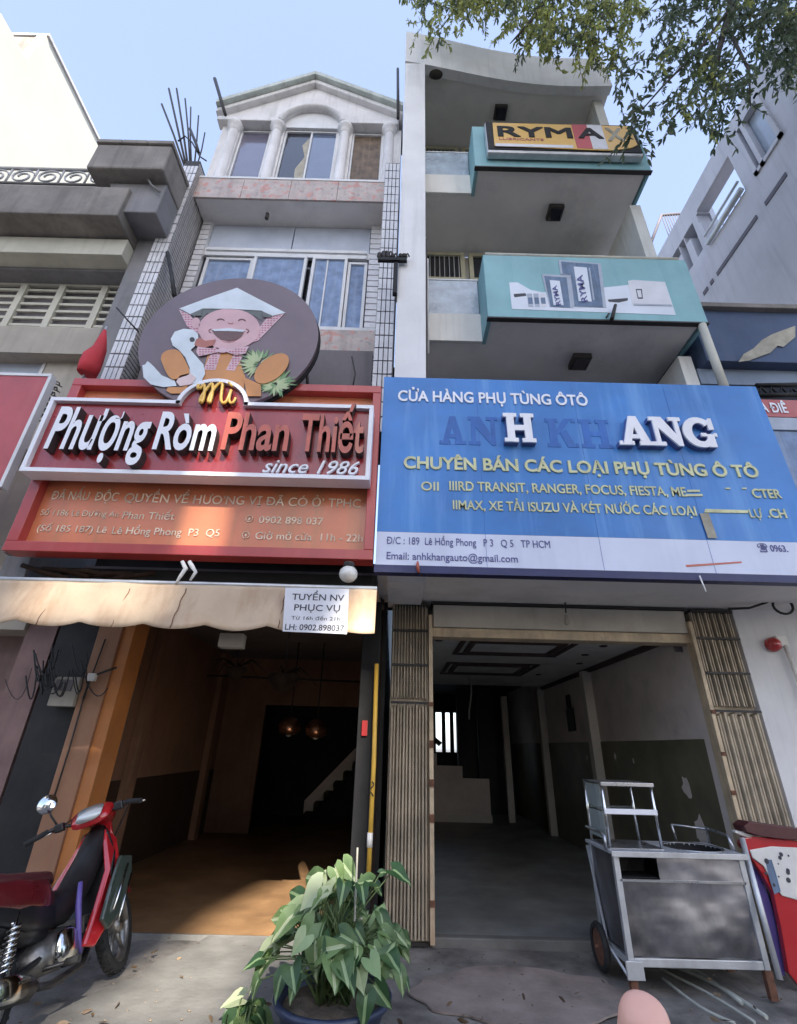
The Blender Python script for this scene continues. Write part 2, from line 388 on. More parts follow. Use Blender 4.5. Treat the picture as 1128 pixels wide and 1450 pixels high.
# lettering -------------------------------------------------------
def glyph(s, bold=.0, shear=0., ext=.0):
    cu = bpy.data.curves.new('t', 'FONT'); cu.body = s; cu.size = 1; cu.offset = bold; cu.shear = shear; cu.extrude = ext; cu.resolution_u = 4
    o = bpy.data.objects.new('t', cu); C.objects.link(o)
    dg = bpy.context.evaluated_depsgraph_get(); me = bpy.data.meshes.new_from_object(o.evaluated_get(dg))
    vs = [v.co.copy() for v in me.vertices]; fs = [tuple(p.vertices) for p in me.polygons]
    bpy.data.objects.remove(o); bpy.data.meshes.remove(me); bpy.data.curves.remove(cu)
    return vs, fs
CAP = None
def text(s, x0, x1, zb, cap, Y, mt, name='lettering', parent=None, bold=.0, shear=0., depth=.004, single=False, side=None, lname='letter', lift=0.0, fat=0.0):
    """lettering on a wall facing -y: left edge, right edge, baseline height, capital height"""
    global CAP
    SRC = s; s = s.replace('Đ', 'D').replace('Ở', 'Ỏ’').replace('Ơ', 'O’')
    if CAP is None:
        v, _ = glyph('H'); CAP = max(p.y for p in v) - min(p.y for p in v)
    vs, fs = glyph(s, bold, shear)
    if not vs: return None
    if not single and 'Đ' in SRC:
        src = SRC.replace('Ở', 'Ỏ’').replace('Ơ', 'O’')
        dv, _ = glyph('D', bold, shear); wD = max(p.x for p in dv) - min(p.x for p in dv)
        vs = list(vs); fs = list(fs)
        for i_, ch_ in enumerate(src):
            if ch_ != 'Đ': continue
            pv, _ = glyph(s[:i_ + 1], bold, shear); xl_ = max(p.x for p in pv) - wD; o_ = len(vs); b_ = CAP * .055 + bold
            vs += [Vector((xl_ - .07, CAP * .52 - b_, .002)), Vector((xl_ + .30, CAP * .52 - b_, .002)), Vector((xl_ + .30, CAP * .52 + b_, .002)), Vector((xl_ - .07, CAP * .52 + b_, .002))]; fs.append((o_, o_ + 1, o_ + 2, o_ + 3))
    if fat:
        V2, F2 = [], []
        for ox, oy in ((-fat, -fat), (fat, -fat), (-fat, fat), (fat, fat), (0, 0)):
            o_ = len(V2); V2 += [Vector((v.x + ox, v.y + oy, v.z)) for v in vs]; F2 += [tuple(i + o_ for i in f) for f in fs]
        nv = len(vs); vs, fs = V2, F2
        shell = {i: .0004 * (i // nv) for i in range(len(vs))}
    else: shell = None
    mn = min(v.x for v in vs); mx = max(v.x for v in vs); sx = (x1 - x0) / (mx - mn); sz = cap / CAP
    def emit(vs, fs, dx, nm):
        mb = MB()
        e = [(x0 + (v.x + dx - mn) * sx, Y - depth - (shell[i_] if shell else 0), zb + v.y * sz) for i_, v in enumerate(vs)]; bk = [(a, Y - lift, c) for a, b_, c in e]
        n = len(e); mb.v = e + bk; 
        edges = {}
        for f in fs:
            for i in range(len(f)):
                a, b = f[i], f[(i + 1) % len(f)]; edges[(a, b)] = 1
        F = [tuple(f) for f in fs]; mm = [0] * len(F)
        # faces share no vertices across triangulated parts -> merge by position first
        for (a, b) in edges:
            if (b, a) not in edges: F.append((a, b, b + n, a + n)); mm.append(1 if side else 0)
        mb.f = F; mb.m = mm; mb.sm = [False] * len(F)
        off = parent_origin(parent)
        mb.v = [(v[0] - off.x, v[1] - off.y, v[2] - off.z) for v in mb.v]
        me = bpy.data.meshes.new(nm); me.from_pydata(mb.v, [], mb.f)
        for q in ([mt, side] if side else [mt]): me.materials.append(MATS[q])
        me.polygons.foreach_set('material_index', mb.m)
        return link(nm, me, parent, kind=None if single or len(s) < 3 else 'stuff')
    if not single: return emit(vs, fs, 0, name)
    res = []
    for i, ch in enumerate(s):
        if ch == ' ': continue
        pv, _ = glyph(s[:i + 1], bold, shear); cv, cf = glyph(ch, bold, shear)
        dx = max(p.x for p in pv) - max(p.x for p in cv) if i else 0
        res.append(emit(cv, cf, dx, lname))
    return res
def text_px(s, p0, p1, cap_px, Y, mt, **kw):
    """same, from the photographed ends of the baseline"""
    a = atY(*p0, Y); b = atY(*p1, Y); mid = ((p0[0] + p1[0]) / 2, (p0[1] + p1[1]) / 2)
    cap = atY(mid[0], mid[1] - cap_px, Y).z - atY(*mid, Y).z
    return text(s, a.x, b.x, (a.z + b.z) / 2, cap, Y, mt, **kw)
def plate(name, pts_px, Y, t, mt, parent=None, **kw):
    """flat piece outlined on plane Y, thickness t towards the street"""
    m = MB(); m.prism([atY(x, y, Y) for x, y in pts_px], (0, -t, 0)); return m.build(name, mt, parent, **kw)
def ellpts(cx, cy, rx, ry, rot=0, n=28, a0=0, a1=360):
    out = []
    for i in range(n):
        w = math.radians(a0 + (a1 - a0) * i / (n if a1 - a0 == 360 else n - 1)); x, y = rx * math.cos(w), ry * math.sin(w); r = math.radians(rot)
        out.append((cx + x * math.cos(r) - y * math.sin(r), cy + x * math.sin(r) + y * math.cos(r)))
    return out

# ================================================================ GROUND
def gz(x, y): return .012 * noise.noise(Vector((x * .9, y * .9, 0))) + .006 * noise.noise(Vector((x * 4, y * 4, 3)))
m = MB()
v, f = grid_noise_sheet(-14, 16, 1.0, 5.62, 150, 40, lambda x, y: -.015 + gz(x, y)); m.add(v, f, True)
m.build('pavement', 'paving', kind='structure')
m = MB(); m.box(-14, 16, .8, .999, -.2, .0); m.build('kerb', 'ramp_concrete', bevel=.015, kind='structure')
m = MB(); m.add([(-900, -900, -.16), (900, -900, -.16), (900, 900, -.16), (-900, 900, -.16)], [(0, 1, 2, 3)]); m.build('ground', 'asphalt', kind='structure')
# pinkish worn cement patch and the pale cement ramp of the noodle shop
def irregular(cx, cy, rx, ry, n, z, amp=.12, seed=0):
    pts = []
    for i in range(n):
        w = 2 * PI * i / n; r = 1 + amp * noise.noise(Vector((math.cos(w) * 2.2 + seed, math.sin(w) * 2.2, seed)))* 2
        pts.append((cx + rx * r * math.cos(w), cy + ry * r * math.sin(w), z))
    return pts
def sheet_from_outline(name, pts, t, mt, kind='structure'):
    m = MB(); m.prism(pts, (0, 0, -t)); return m.build(name, mt, kind=kind)
sheet_from_outline('cement_patch', irregular(1.0, 4.68, .80, .46, 60, .004, .12, 3), .012, 'paving_pink')
ramp = [(-1.62, 5.598), (-.35, 5.598), (-.38, 5.2), (-.52, 4.6), (-.5, 3.9), (-1.0, 3.5), (-2.0, 3.45), (-2.35, 3.8), (-2.12, 4.15), (-2.02, 4.45), (-1.86, 4.7), (-1.84, 5.0), (-1.68, 5.3)]
sheet_from_outline('ramp', [(x, y, .028) for x, y in ramp], .05, 'ramp_concrete')

# ================================================================ NOODLE-SHOP HOUSE (left tube house)
hL = thing('tube_house', 'narrow white tube house with triangular pediment, arched window and tiled edge columns', 'house', (-2, 5, 0))
m = MB()
m.box(-3.9, -3.66, 5.9, 14, -.1, 3.6); m.build('side_wall', 'room_orange', hL); m = MB(); m.box(-.14, -.10, 5.61, 14, -.1, 6.9)              # side walls
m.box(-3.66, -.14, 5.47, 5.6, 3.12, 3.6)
m.build('side_wall', 'black_wall', hL)
m = MB(); m.box(-3.66, -.14, 5.3, 14, 3.3, 3.42); m.build('ground_floor_ceiling', 'dark_band', hL)
# first-floor wall behind the signs
m = MB(); m.box(-3.66, -.4, 5.42, 5.6, 3.62, 7.4); m.box(-3.66, -3.5, 5.40, 5.6, 7.4, 10.05); m.box(-.62, -.4, 5.40, 5.6, 7.4, 10.05)
m.box(-3.5, -.62, 5.42, 5.6, 9.16, 9.32)
m.build('front_wall', 'white_wall', hL)
# pale film panels over the windows
for x0, x1 in ((-3.48, -2.02), (-2.0, -.64)):
    m = MB(); m.box(x0, x1, 5.44, 5.5, 9.34, 10.03); m.build('film_panel', 'film_white', hL)
m = MB(); m.box(-3.46, -.66, 5.36, 5.42, 9.10, 9.19); m.box(-3.46, -.66, 5.36, 5.42, 9.24, 9.31); m.build('window_head', 'window_white', hL, .004)
m = MB()
for i in range(20):
    for s_ in (-1, 1):
        xa = -3.66 if s_ < 0 else -.62; z = 7.35 + i * .137
        m.box(xa, xa + .16 if s_ < 0 else -.42, 5.375, 5.4, z, z + .11)
m.build('side_tile', 'tile_white', hL, kind='stuff')
# window of the second storey : four leaves in white frames with blue curtains
def window(parent, x0, x1, z0, z1, Y, bars_x, glassmat, frame='window_white', fw_=.05, dep=.07, curtain=None, zbars=()):
    m = MB()
    m.box(x0, x1, Y, Y + dep, z0, z0 + fw_); m.box(x0, x1, Y, Y + dep, z1 - fw_, z1)
    m.box(x0, x0 + fw_, Y + .002, Y + dep - .002, z0 + fw_, z1 - fw_); m.box(x1 - fw_, x1, Y + .002, Y + dep - .002, z0 + fw_, z1 - fw_)
    for b in bars_x: m.box(b - fw_ / 2, b + fw_ / 2, Y + .004, Y + dep - .004, z0 + fw_, z1 - fw_)
    for b in zbars: m.box(x0 + fw_, x1 - fw_, Y + .006, Y + dep - .006, b - fw_ / 2, b + fw_ / 2)
    w = m.build('window', frame, parent, .003)
    xs = [x0 + fw_] + list(bars_x) + [x1 - fw_]
    gl = glassmat if isinstance(glassmat, (list, tuple)) else [glassmat] * (len(xs) - 1)
    for i in range(len(xs) - 1):
        g = MB(); a, b = xs[i] + fw_ / 2 * (i > 0), xs[i + 1] - fw_ / 2 * (i < len(xs) - 2)
        g.box(a + .001, b - .001, Y + dep * .5, Y + dep * .5 + .006, z0 + fw_ + .001, z1 - fw_ - .001); g.build('pane', gl[i], w)
    return w
window(hL, -3.42, -2.60, 7.42, 9.08, 5.39, [], 'curtain_blue')
window(hL, -2.56, -1.66, 7.42, 9.06, 5.30, [], 'curtain_blue')
window(hL, -1.58, -.98, 7.40, 9.10, 5.34, [], 'curtain_blue')
window(hL, -.98 + .01, -.64, 7.40, 9.02, 5.37, [], 'curtain_blue')
m = MB()
for xb in (-1.32,): m.box(xb - .012, xb + .012, 5.36, 5.37, 7.45, 9.05)
m.build('window_bar', 'window_white', hL)
m = MB(); m.box(-3.5, -.62, 5.46, 5.58, 7.4, 9.16); m.build('window_recess', 'glass_dark', hL)
m = MB(); m.box(-3.66, -.40, 5.30, 5.41, 7.30, 7.40); m.build('window_sill', 'window_white', hL, .006)
m = MB(); m.box(-3.66, -.40, 5.26, 5.41, 6.62, 7.295); m.build('granite_apron', 'granite', hL)
m = MB(); m.box(-3.60, -.42, 5.0, 5.41, 5.2, 6.615); m.build('dark_recess', 'dark_band', hL)
# third-floor slab with granite face
m = MB(); m.box(-3.68, -.40, 4.99, 5.62, 10.06, 10.56); m.build('slab', 'soffit', hL)
for i in range(4):
    a = -3.72 + i * .835
    m = MB(); m.box(a, a + .829, 4.95, 4.985, 10.04, 10.60); m.build('granite_slab', 'granite', hL, .003)
m = MB(); m.box(-3.72, -.40, 4.94, 5.1, 10.603, 10.66); m.build('ledge', 'window_white', hL, .004)
# tiled edge columns
def tiled_column(x0, x1, z0, z1, nx, dz, yf=4.83, yb=5.6):
    m = MB(); m.box(x0 + .004, x1 - .004, yf + .008, yb, z0, z1); col = m.build('column', 'grout', hL)
    w = (x1 - x0) / nx; n = int((z1 - z0) / dz)
    tm = MB(); tm.box(0, w - .013, 0, .012, 0, dz - .022); me = tm.mesh('tile', 'tile_white')
    for i in range(n):
        for j in range(nx):
            o = link('tile', me, col); o.location = (x0 + j * w + .0065 - hL.location.x, yf - .004 + random.uniform(-.0015, .0015) - hL.location.y, z0 + i * dz + .01)
    # flanks : mosaic too fine to pick apart
    s = MB(); k = 0; z = z0
    while z < z1 - .06:
        for yy in range(6):
            s.box(x1 - .004, x1 + .003, yf + .01 + yy * .125, yf + .01 + yy * .125 + .115, z, z + .05)
            s.box(x0 - .003, x0 + .004, yf + .01 + yy * .125, yf + .01 + yy * .125 + .115, z, z + .05)
        z += .07
    s.build('flank_mosaic', 'side_tile', col, kind='stuff')
tiled_column(-3.96, -3.70, 5.1, 10.9, 4, .235)
tiled_column(-.395, -.135, 5.1, 11.0, 4, .235)
# pediment storey
m = MB()
m.box(-3.72, -3.36, 5.12, 5.4, 10.66, 12.71); m.box(-3.72, -3.6, 5.4, 8, 10.6, 12.9); m.box(-.50, -.14, 5.12, 5.4, 10.66, 12.71)
m.box(-3.34, -.42, 5.3, 5.42, 10.66, 10.72)
for a, b in ((-2.75, -2.48), (-1.41, -1.12)): m.box(a, b, 5.14, 5.3, 10.66, 12.71)
m.build('upper_wall', 'pediment_paint', hL)
# gable : wall with a half-round opening above the middle window
zc = 12.72
arch = [(-1.945 + .58 * math.cos(w), zc + .58 * math.sin(w)) for w in [PI * i / 20 for i in range(21)]]
out = [(-3.72, zc), (-3.72, 13.02), (-2.0, 14.2), (-.2, 13.05), (-.2, zc)]
m = MB(); m.prism([(x, 5.06, z) for x, z in out + arch], (0, .34, 0)); m.build('gable', 'pediment_paint', hL)
m = MB(); m.prism([(x, 5.12, z) for x, z in arch], (0, .1, 0)); m.build('arch_panel', 'window_white', hL)
m = MB(); m.tube([(-1.945 + .63 * math.cos(w), 5.03, zc + .63 * math.sin(w)) for w in [PI * i / 24 for i in range(25)]], .06, 8); m.build('arch_moulding', 'pediment_paint', hL)
# raking cornice
for (xa, za), (xb, zb) in (((-3.86, 13.02), (-2.0, 14.30)), ((-2.0, 14.30), (-.12, 13.08))):
    m = MB(); m.prism([(xa, 4.86, za), (xb, 4.86, zb), (xb, 4.86, zb + .14), (xa, 4.86, za + .14)], (0, .9, 0)); m.build('cornice', 'green_trim', hL, .01)
    m = MB(); m.prism([(xa, 4.95, za - .14), (xb, 4.95, zb - .14), (xb, 4.95, zb - .003), (xa, 4.95, za - .003)], (0, .3, 0)); m.build('cornice_moulding', 'pediment_paint', hL, .015)
for a_, b_ in ((-3.82, -2.66), (-1.3, -.2)):
    m = MB(); m.box(a_, b_, 5.0, 5.2, 12.70, 12.84); m.build('lintel_moulding', 'pediment_paint', hL, .015)
for xc in (-3.47, -2.615, -1.265, -.38):
    m = MB(); m.lathe([(.13, 0), (.13, .08), (.10, .12), (.095, 1.78), (.09, 1.82)], (xc, 5.12, 10.66), (0, 0, 1), 18); pl = m.build('pilaster', 'pediment_paint', hL)
    m = MB(); m.lathe([(.09, 0), (.115, .03), (.10, .06), (.13, .12), (.16, .17), (.16, .23), (.001, .23)], (xc, 5.12, 12.47), (0, 0, 1), 18); m.build('capital', 'pediment_paint', pl)
window(hL, -3.355, -2.755, 10.70, 12.66, 5.17, [], 'glass_lilac', fw_=.035)
window(hL, -2.475, -1.415, 10.70, 12.70, 5.17, [-1.94], ['glass_dark', 'glass_blue'], fw_=.035)
window(hL, -1.115, -.505, 10.70, 12.66, 5.17, [], 'wood_panel', fw_=.035)
m = MB(); m.prism([(-2.10, 5.185, 10.74), (-1.965, 5.185, 10.74), (-1.965, 5.185, 12.5), (-2.09, 5.185, 12.2), (-2.0, 5.185, 11.8), (-2.14, 5.185, 11.4)], (0, .012, 0)); m.build('torn_curtain', 'peeled_plaster', hL)
m = MB(); m.box(-3.6, -.42, 5.5, 8, 10.6, 10.7); m.box(-3.6, -.2, 7.9, 8, 10.7, 13.0); m.build('back_room', 'dark_band', hL)
m = MB(); m.prism([(-3.72, 5.4, 13.02), (-2.0, 5.4, 14.2), (-.2, 5.4, 13.05), (-.2, 5.4, 12.9), (-3.72, 5.4, 12.9)], (0, 4, 0)); m.build('roof', 'weathered_cement', hL)
m = MB(); m.tube([(-2.45, 5.18, 9.98), (-2.45, 5.18, 9.86), (-2.42, 5.12, 9.84)], .035, 8); m.build('pipe_stub', 'dark_iron', hL)
# rods and masts on the roof line
rods = [((262, 238), (229, 148), .022), ((264, 238), (239, 126), .022), ((266, 236), (250, 126), .02), ((269, 236), (262, 140), .016), ((271, 236), (270, 152), .014), ((275, 236), (281, 164), .014), ((278, 238), (290, 188), .012)]
rb = thing('rebar_bundle', 'bundle of rusty reinforcing rods fanning up from the top of the tiled column', 'rebar', atY(268, 240, 5.0))
for a, b, r in rods:
    m = MB(); A, B = atY(*a, 5.0), atY(*b, 5.05); m.tube([A, (A + B) / 2 + Vector((random.uniform(-.02, .02), 0, 0)), B], r, 6); m.build('rod', 'dark_iron', rb)
m = MB(); m.tube([atY(252, 200, 4.98), atY(262, 193, 4.97), atY(272, 202, 4.98), atY(283, 222, 4.98), atY(292, 228, 5)], .014, 6); m.build('binding_wire', 'dark_iron', rb)
m = MB(); m.tube([atY(269, 183, 4.96), atY(278, 205, 4.96), atY(281, 216, 4.96)], .03, 6); m.build('rod', 'dark_iron', rb)
m = MB(); m.tube([atY(304, 112, 4.85), atY(319, 163, 4.86)], [.035, .03], 8); tag(m.build('steel_mast', 'dark_iron'), 'thin dark rod leaning over the left eave of the pediment', 'mast')
m = MB(); m.tube([atY(563, 98, 4.84), atY(563.5, 168, 4.84)], [.028, .03], 8); tag(m.build('steel_mast', 'dark_iron'), 'thin dark upright rod beside the white pier, right of the pediment', 'mast')

# ---------------------------------------------------------------- its ground-floor room
m = MB(); v, f = grid_noise_sheet(-3.66, -.14, 5.6, 14, 20, 30, lambda x, y: .03); m.add(v, f); m.build('shop_floor', 'shop_floor', kind='structure')
m = MB(); m.box(-3.659, -3.62, 5.9, 14, 1.12, 3.3); m.build('room_wall', 'room_orange', hL)
m = MB(); m.box(-3.659, -3.615, 5.9, 14, .03, 1.115); m.build('dado', 'brown_dado', hL)
m = MB(); m.box(-.18, -.141, 5.9, 14, .03, 3.3); m.build('room_wall', 'brown_dado', hL)
m = MB(); m.box(-3.62, -2.75, 11.0, 11.15, .03, 3.3); m.box(-2.75, -.18, 11.0, 11.15, 2.35, 3.3); m.build('rear_wall', 'room_orange', hL)
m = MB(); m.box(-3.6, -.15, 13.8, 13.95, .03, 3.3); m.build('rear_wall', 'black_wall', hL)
for y in (7.3, 10.2):
    m = MB(); m.box(-3.614, -3.50, y, y + .2, .03, 3.28); m.build('wall_post', 'room_orange', hL, .006)
# front pillar, orange, with the brighter reveal
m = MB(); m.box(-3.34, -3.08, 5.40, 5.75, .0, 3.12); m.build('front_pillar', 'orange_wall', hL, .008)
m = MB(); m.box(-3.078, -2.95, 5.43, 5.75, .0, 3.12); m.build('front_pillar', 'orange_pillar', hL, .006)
m = MB(); m.box(-3.84, -3.345, 5.5, 5.898, 0, 3.12); m.build('front_pillar', 'black_wall', hL)
m = MB(); m.tube([atY(149, 905, 5.38), atY(118, 990, 5.38), atY(98, 1060, 5.38), atY(70, 1150, 5.38)], .008, 6); m.tube([atY(118, 990, 5.38), atY(128, 958, 5.36), atY(165, 945, 5.36)], .012, 6); m.build('wiring', 'dark_iron', hL)
m = MB(); bxY(m, 123, 953, 134, 964, 5.33, .05); m.build('junction_box', 'white_plastic', hL, .004)
m = MB(); bxY(m, 168, 1000, 178, 1060, 5.9, .04); 
m.v = [(-3.6, 6.6 + (i % 2) * .2, 1.9 if i < 4 else 2.55) for i in range(8)]; m = MB(); m.box(-3.612, -3.58, 6.75, 7.0, 1.45, 2.3); m.build('wall_board', 'dark_band', hL)
m = MB(); m.box(-3.0, -.3, 5.42, 5.55, 2.86, 3.12); m.build('door_beam', 'black_metal', hL)
m = MB(); m.box(-.36, -.16, 5.28, 5.46, 0, 3.12); m.build('door_post', 'black_metal', hL, .006)
m = MB(); m.tube([(-3.6, 9.6, 2.75), (-2.4, 9.5, 2.72), (-.4, 9.6, 2.7)], .02, 6); m.build('curtain_rail', 'dark_iron', hL)
# staircase far back and pale clutter
st = thing('staircase', 'dim staircase rising behind the rear doorway of the noodle shop', 'staircase', (-1.3, 12.4, 0))
for i in range(8):
    m = MB(); m.box(-1.9 + i * .2, -1.7 + i * .2, 12.2, 13.2, .3 + i * .2, .5 + i * .2); m.build('step', 'inner_white', st)
m = MB(); m.prism([(-1.9, 12.15, .25), (-.3, 12.15, 1.85), (-.3, 12.15, 2.1), (-1.9, 12.15, .5)], (0, .04, 0)); m.build('stringer', 'inner_cream', st)

# ================================================================ CAR-PARTS HOUSE (right tube house)
hR = thing('tube_house', 'tall pale tube house with teal balconies, long white pier and curved roof fascia', 'house', (2, 5, 0))
m = MB(); m.box(-.095, .29, 4.4, 5.2, 5.3, 13.62); m.build('pier', 'white_wall', hR, .01)
m = MB(); m.box(-.095, .29, 4.62, 5.6, 3.1, 5.29); m.box(-.095, .0, 5.2, 8, 5.3, 13.6); m.build('party_wall', 'white_wall', hR)
# curved parapet of the roof : follows an arc in plan
n = 16; fr = []
for i in range(n + 1):
    t = i / n; x = -.10 + 4.18 * t; y = 4.37 + .30 * t + .16 * math.sin(PI * t) * (t ** .5); fr.append((x, y))
m = MB(); vs = []
for x, y in fr: vs += [(x, y, 13.62), (x, y, 14.92 - .12 * (x / 4)), (x, y + .16, 14.92 - .12 * (x / 4)), (x, y + .16, 13.62)]
fs = [(i * 4 + a, (i + 1) * 4 + a, (i + 1) * 4 + (a + 1) % 4, i * 4 + (a + 1) % 4) for i in range(n) for a in range(4)] + [(0, 1, 2, 3), (n * 4 + 3, n * 4 + 2, n * 4 + 1, n * 4)]
m.add(vs, fs); m.build('roof_fascia', 'white_wall', hR)
m = MB(); m.prism([(x, y + .16, 13.70) for x, y in fr] + [(4.08, 6.4, 13.70), (-.1, 6.4, 13.70)], (0, 0, .2)); m.build('roof_slab', 'soffit', hR)
m = MB(); m.prism([(3.80, 4.95, 10.3), (3.98, 4.95, 10.3), (3.98, 4.95, 13.69), (3.80, 4.95, 13.69)], (0, 3, 0)); m.box(3.78, 3.96, 4.83, 7.9, 6.86, 9.92); m.box(3.78, 3.96, 4.83, 7.9, 3.7, 6.5); m.build('side_wall', 'cream_wall', hR)
# floors : slab, projecting teal balcony, glazed strip and doors
def storey(zb, ztop, zceil, lampx, rail):
    m = MB(); m.prism([(.29, 4.86, zb), (1.16, 4.86, zb), (1.16, 4.43, zb), (3.90, 4.43, zb), (3.90, 6.0, zb), (.29, 6.0, zb)], (0, 0, .16)); m.build('slab', 'soffit', hR)
    m = MB(); m.box(1.10, 3.97, 4.38, 4.425, zb - .03, ztop); m.box(1.10, 1.155, 4.425, 4.86, zb - .03, ztop); m.box(3.925, 3.97, 4.425, 5.1, zb - .03, ztop); m.build('balcony_panel', 'teal_paint', hR, .006)
    m = MB(); m.box(1.09, 3.98, 4.372, 4.44, zb - .055, zb - .032); m.build('drip_edge', 'dark_iron', hR)
    m = MB(); m.box(.29, 1.10, 4.80, 4.855, zb - .03, zb + .50); m.build('upstand', 'cream_wall', hR, .005)
    m = MB(); m.box(.30, 1.09, 4.82, 4.832, zb + .52, zb + 1.22); gl = m.build('glass_balustrade', 'frosted_glass', hR)
    m = MB(); m.box(.29, 1.10, 4.812, 4.842, zb + 1.222, zb + 1.25); m.build('glass_rail', 'window_white', gl)
    # rear wall with cream door frames
    m = MB(); m.box(.0, 3.78, 5.98, 6.1, zb + .16, zceil); m.build('rear_wall', 'cream_wall', hR)
    for x0, x1 in ((.32, 1.12), (1.2, 2.7), (2.8, 3.6)):
        w = window(hR, x0, x1, zb + .2, zceil - .05, 5.84, [(x0 + x1) / 2] if x1 - x0 > 1 else [], 'glass_dark', frame='cream_frame', fw_=.08, dep=.075, zbars=(zb + 2.62,))
        if x0 < 1:
            for k in range(7):
                g = MB(); g.box(x0 + .14 + k * .09, x0 + .155 + k * .09, 5.85, 5.865, zb + .3, zceil - .14); g.build('grille_bar', 'steel_frame', w)
    if rail:
        m = MB(); m.tube([(1.15, 4.46, ztop + .11), (3.93, 4.46, ztop + .11)], .035, 8)
        for x in (1.3, 2.46, 2.54, 3.85): m.box(x - .02, x + .02, 4.44, 4.48, ztop, ztop + .09)
        m.box(1.2, 3.9, 4.42, 4.43, ztop - .02, ztop + .01)
        m.build('balcony_rail', 'cream_band', hR)
storey(6.68, 7.88, 10.08, 0, True)
storey(10.12, 11.30, 13.70, 0, False)
m = MB(); m.tube([(3.89, 4.40, 5.3), (3.89, 4.40, 6.62)], .05, 10); m.build('downpipe', 'cream_band', hR)
m = MB(); m.tube([(.34, 4.77, 6.35), (.34, 4.77, 8.3)], .022, 8); m.build('conduit', 'window_white', hR)
m = MB(); m.box(.294, .32, 4.5, 4.9, 5.6, 8.4); m.build('dark_strip', 'dark_iron', hR)  # thin dark-coloured strip along the pier's inner side
# first floor front wall behind the blue sign
m = MB(); m.box(.29, 3.78, 5.7, 5.86, 3.7, 6.68); m.build('front_wall', 'dark_band', hR)
# soffit under the first-floor overhang
m = MB(); m.box(-.20, 6.0, 4.28, 5.9, 3.16, 3.24); m.build('canopy_soffit', 'soffit', hR)
def ceiling_lamp(p, label):
    t = thing('ceiling_lamp', label, 'ceiling lamp', p, 'square dark lamps under the balcony slabs')
    x, y, z = p
    m = MB(); m.box(x - .13, x + .13, y - .13, y + .13, z - .09, z); m.build('housing', 'lamp_dark', t, .01)
    m = MB(); m.box(x - .10, x + .10, y - .10, y + .10, z - .105, z - .092); m.build('diffuser', 'glass_dark', t, .003)
ceiling_lamp(tuple(atZ(820, 509, 6.68)), 'square dark lamp under the lowest balcony, just above the blue sign')
ceiling_lamp(tuple(atZ(785, 299, 10.12)), 'square dark lamp under the upper teal balcony with the yellow light box')
ceiling_lamp(tuple(atZ(708, 158, 13.70)), 'square dark lamp under the roof slab, above the yellow light box')
m = MB(); p = atZ(617, 103, 13.7); m.ell(p + Vector((0, 0, -.05)), (.16, .1, .06), 12, 6); tag(m.build('wall_lamp', 'lamp_dark'), 'small dark oval fitting under the roof slab next to the white pier', 'lamp')

# ---------------------------------------------------------------- its ground-floor room
m = MB(); v, f = grid_noise_sheet(.0, 3.95, 5.6, 16, 20, 50, lambda x, y: .04 + .004 * noise.noise(Vector((x, y, 0)))); m.add(v, f); m.build('room_floor', 'grey_floor', kind='structure')
m = MB(); m.box(-3.66, -.37, 5.575, 5.61, -.08, .029); m.build('threshold', 'ramp_concrete', hL, .004)
m = MB(); m.box(.40, 3.44, 5.56, 5.66, -.02, .062); m.build('door_step', 'ramp_concrete', hR, .008)
m = MB(); m.box(3.46, 3.56, 5.75, 16, 1.76, 3.14); m.build('room_wall', 'inner_cream', hR)
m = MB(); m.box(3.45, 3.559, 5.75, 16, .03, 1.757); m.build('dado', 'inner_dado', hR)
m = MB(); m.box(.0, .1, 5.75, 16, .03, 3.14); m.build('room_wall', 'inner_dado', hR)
for y, x in ((8.7, 3.46), (11.6, 3.46), (13.4, 3.0)):
    m = MB(); m.box(x - .15, x, y, y + .16, .04, 2.88); m.build('wall_post', 'inner_white', hR, .006)
m = MB(); m.box(.0, 3.5, 5.75, 11.6, 2.93, 3.05); ce = m.build('ceiling', 'inner_ceiling', hR)
for (x0, x1, y0, y1) in ((.9, 2.5, 6.4, 7.6), (.9, 2.5, 8.4, 9.8)):
    m = MB()
    for k, (g, z) in enumerate(((0, .0), (.14, .04))):
        a, b, c, d = x0 + g, x1 - g, y0 + g, y1 - g; w = .07
        zz = 2.93 - .02 - z * .4
        m.box(a, b, c, c + w, zz, 2.929); m.box(a, b, d - w, d, zz, 2.929); m.box(a, a + w, c + w, d - w, zz, 2.929); m.box(b - w, b, c + w, d - w, zz, 2.929)
    m.build('ceiling_moulding', 'ceiling_groove', ce)
m = MB()
for x, y in ((.6, 6.6), (.55, 7.6), (2.9, 6.7), (2.9, 7.4), (3.1, 8.2), (.6, 9), (2.8, 9.6)): m.lathe([(.06, 0), (.05, -.012), (.001, -.012)], (x, y, 2.929), n=12)
m.build('downlight', 'ceiling_groove', ce)
m = MB(); m.box(3.40, 3.46, 5.75, 11.6, 2.86, 2.929); m.build('ceiling_cove', 'ceiling_groove', ce)
random.seed(2)
for y_, z_, r_ in ((6.35, 1.25, .10), (6.25, .85, .12), (6.5, .55, .06), (8.2, 1.55, .04), (7.6, 1.5, .03), (9.4, 1.5, .04)):
    pts = [(3.4495, y_ + r_ * .9 * math.cos(w) * random.uniform(.6, 1.2), z_ + r_ * 1.3 * math.sin(w) * random.uniform(.6, 1.2)) for w in [i * PI / 6 for i in range(12)]]
    m = MB(); m.prism(pts, (-.002, 0, 0)); m.build('bare_patch', 'inner_cream', hR)
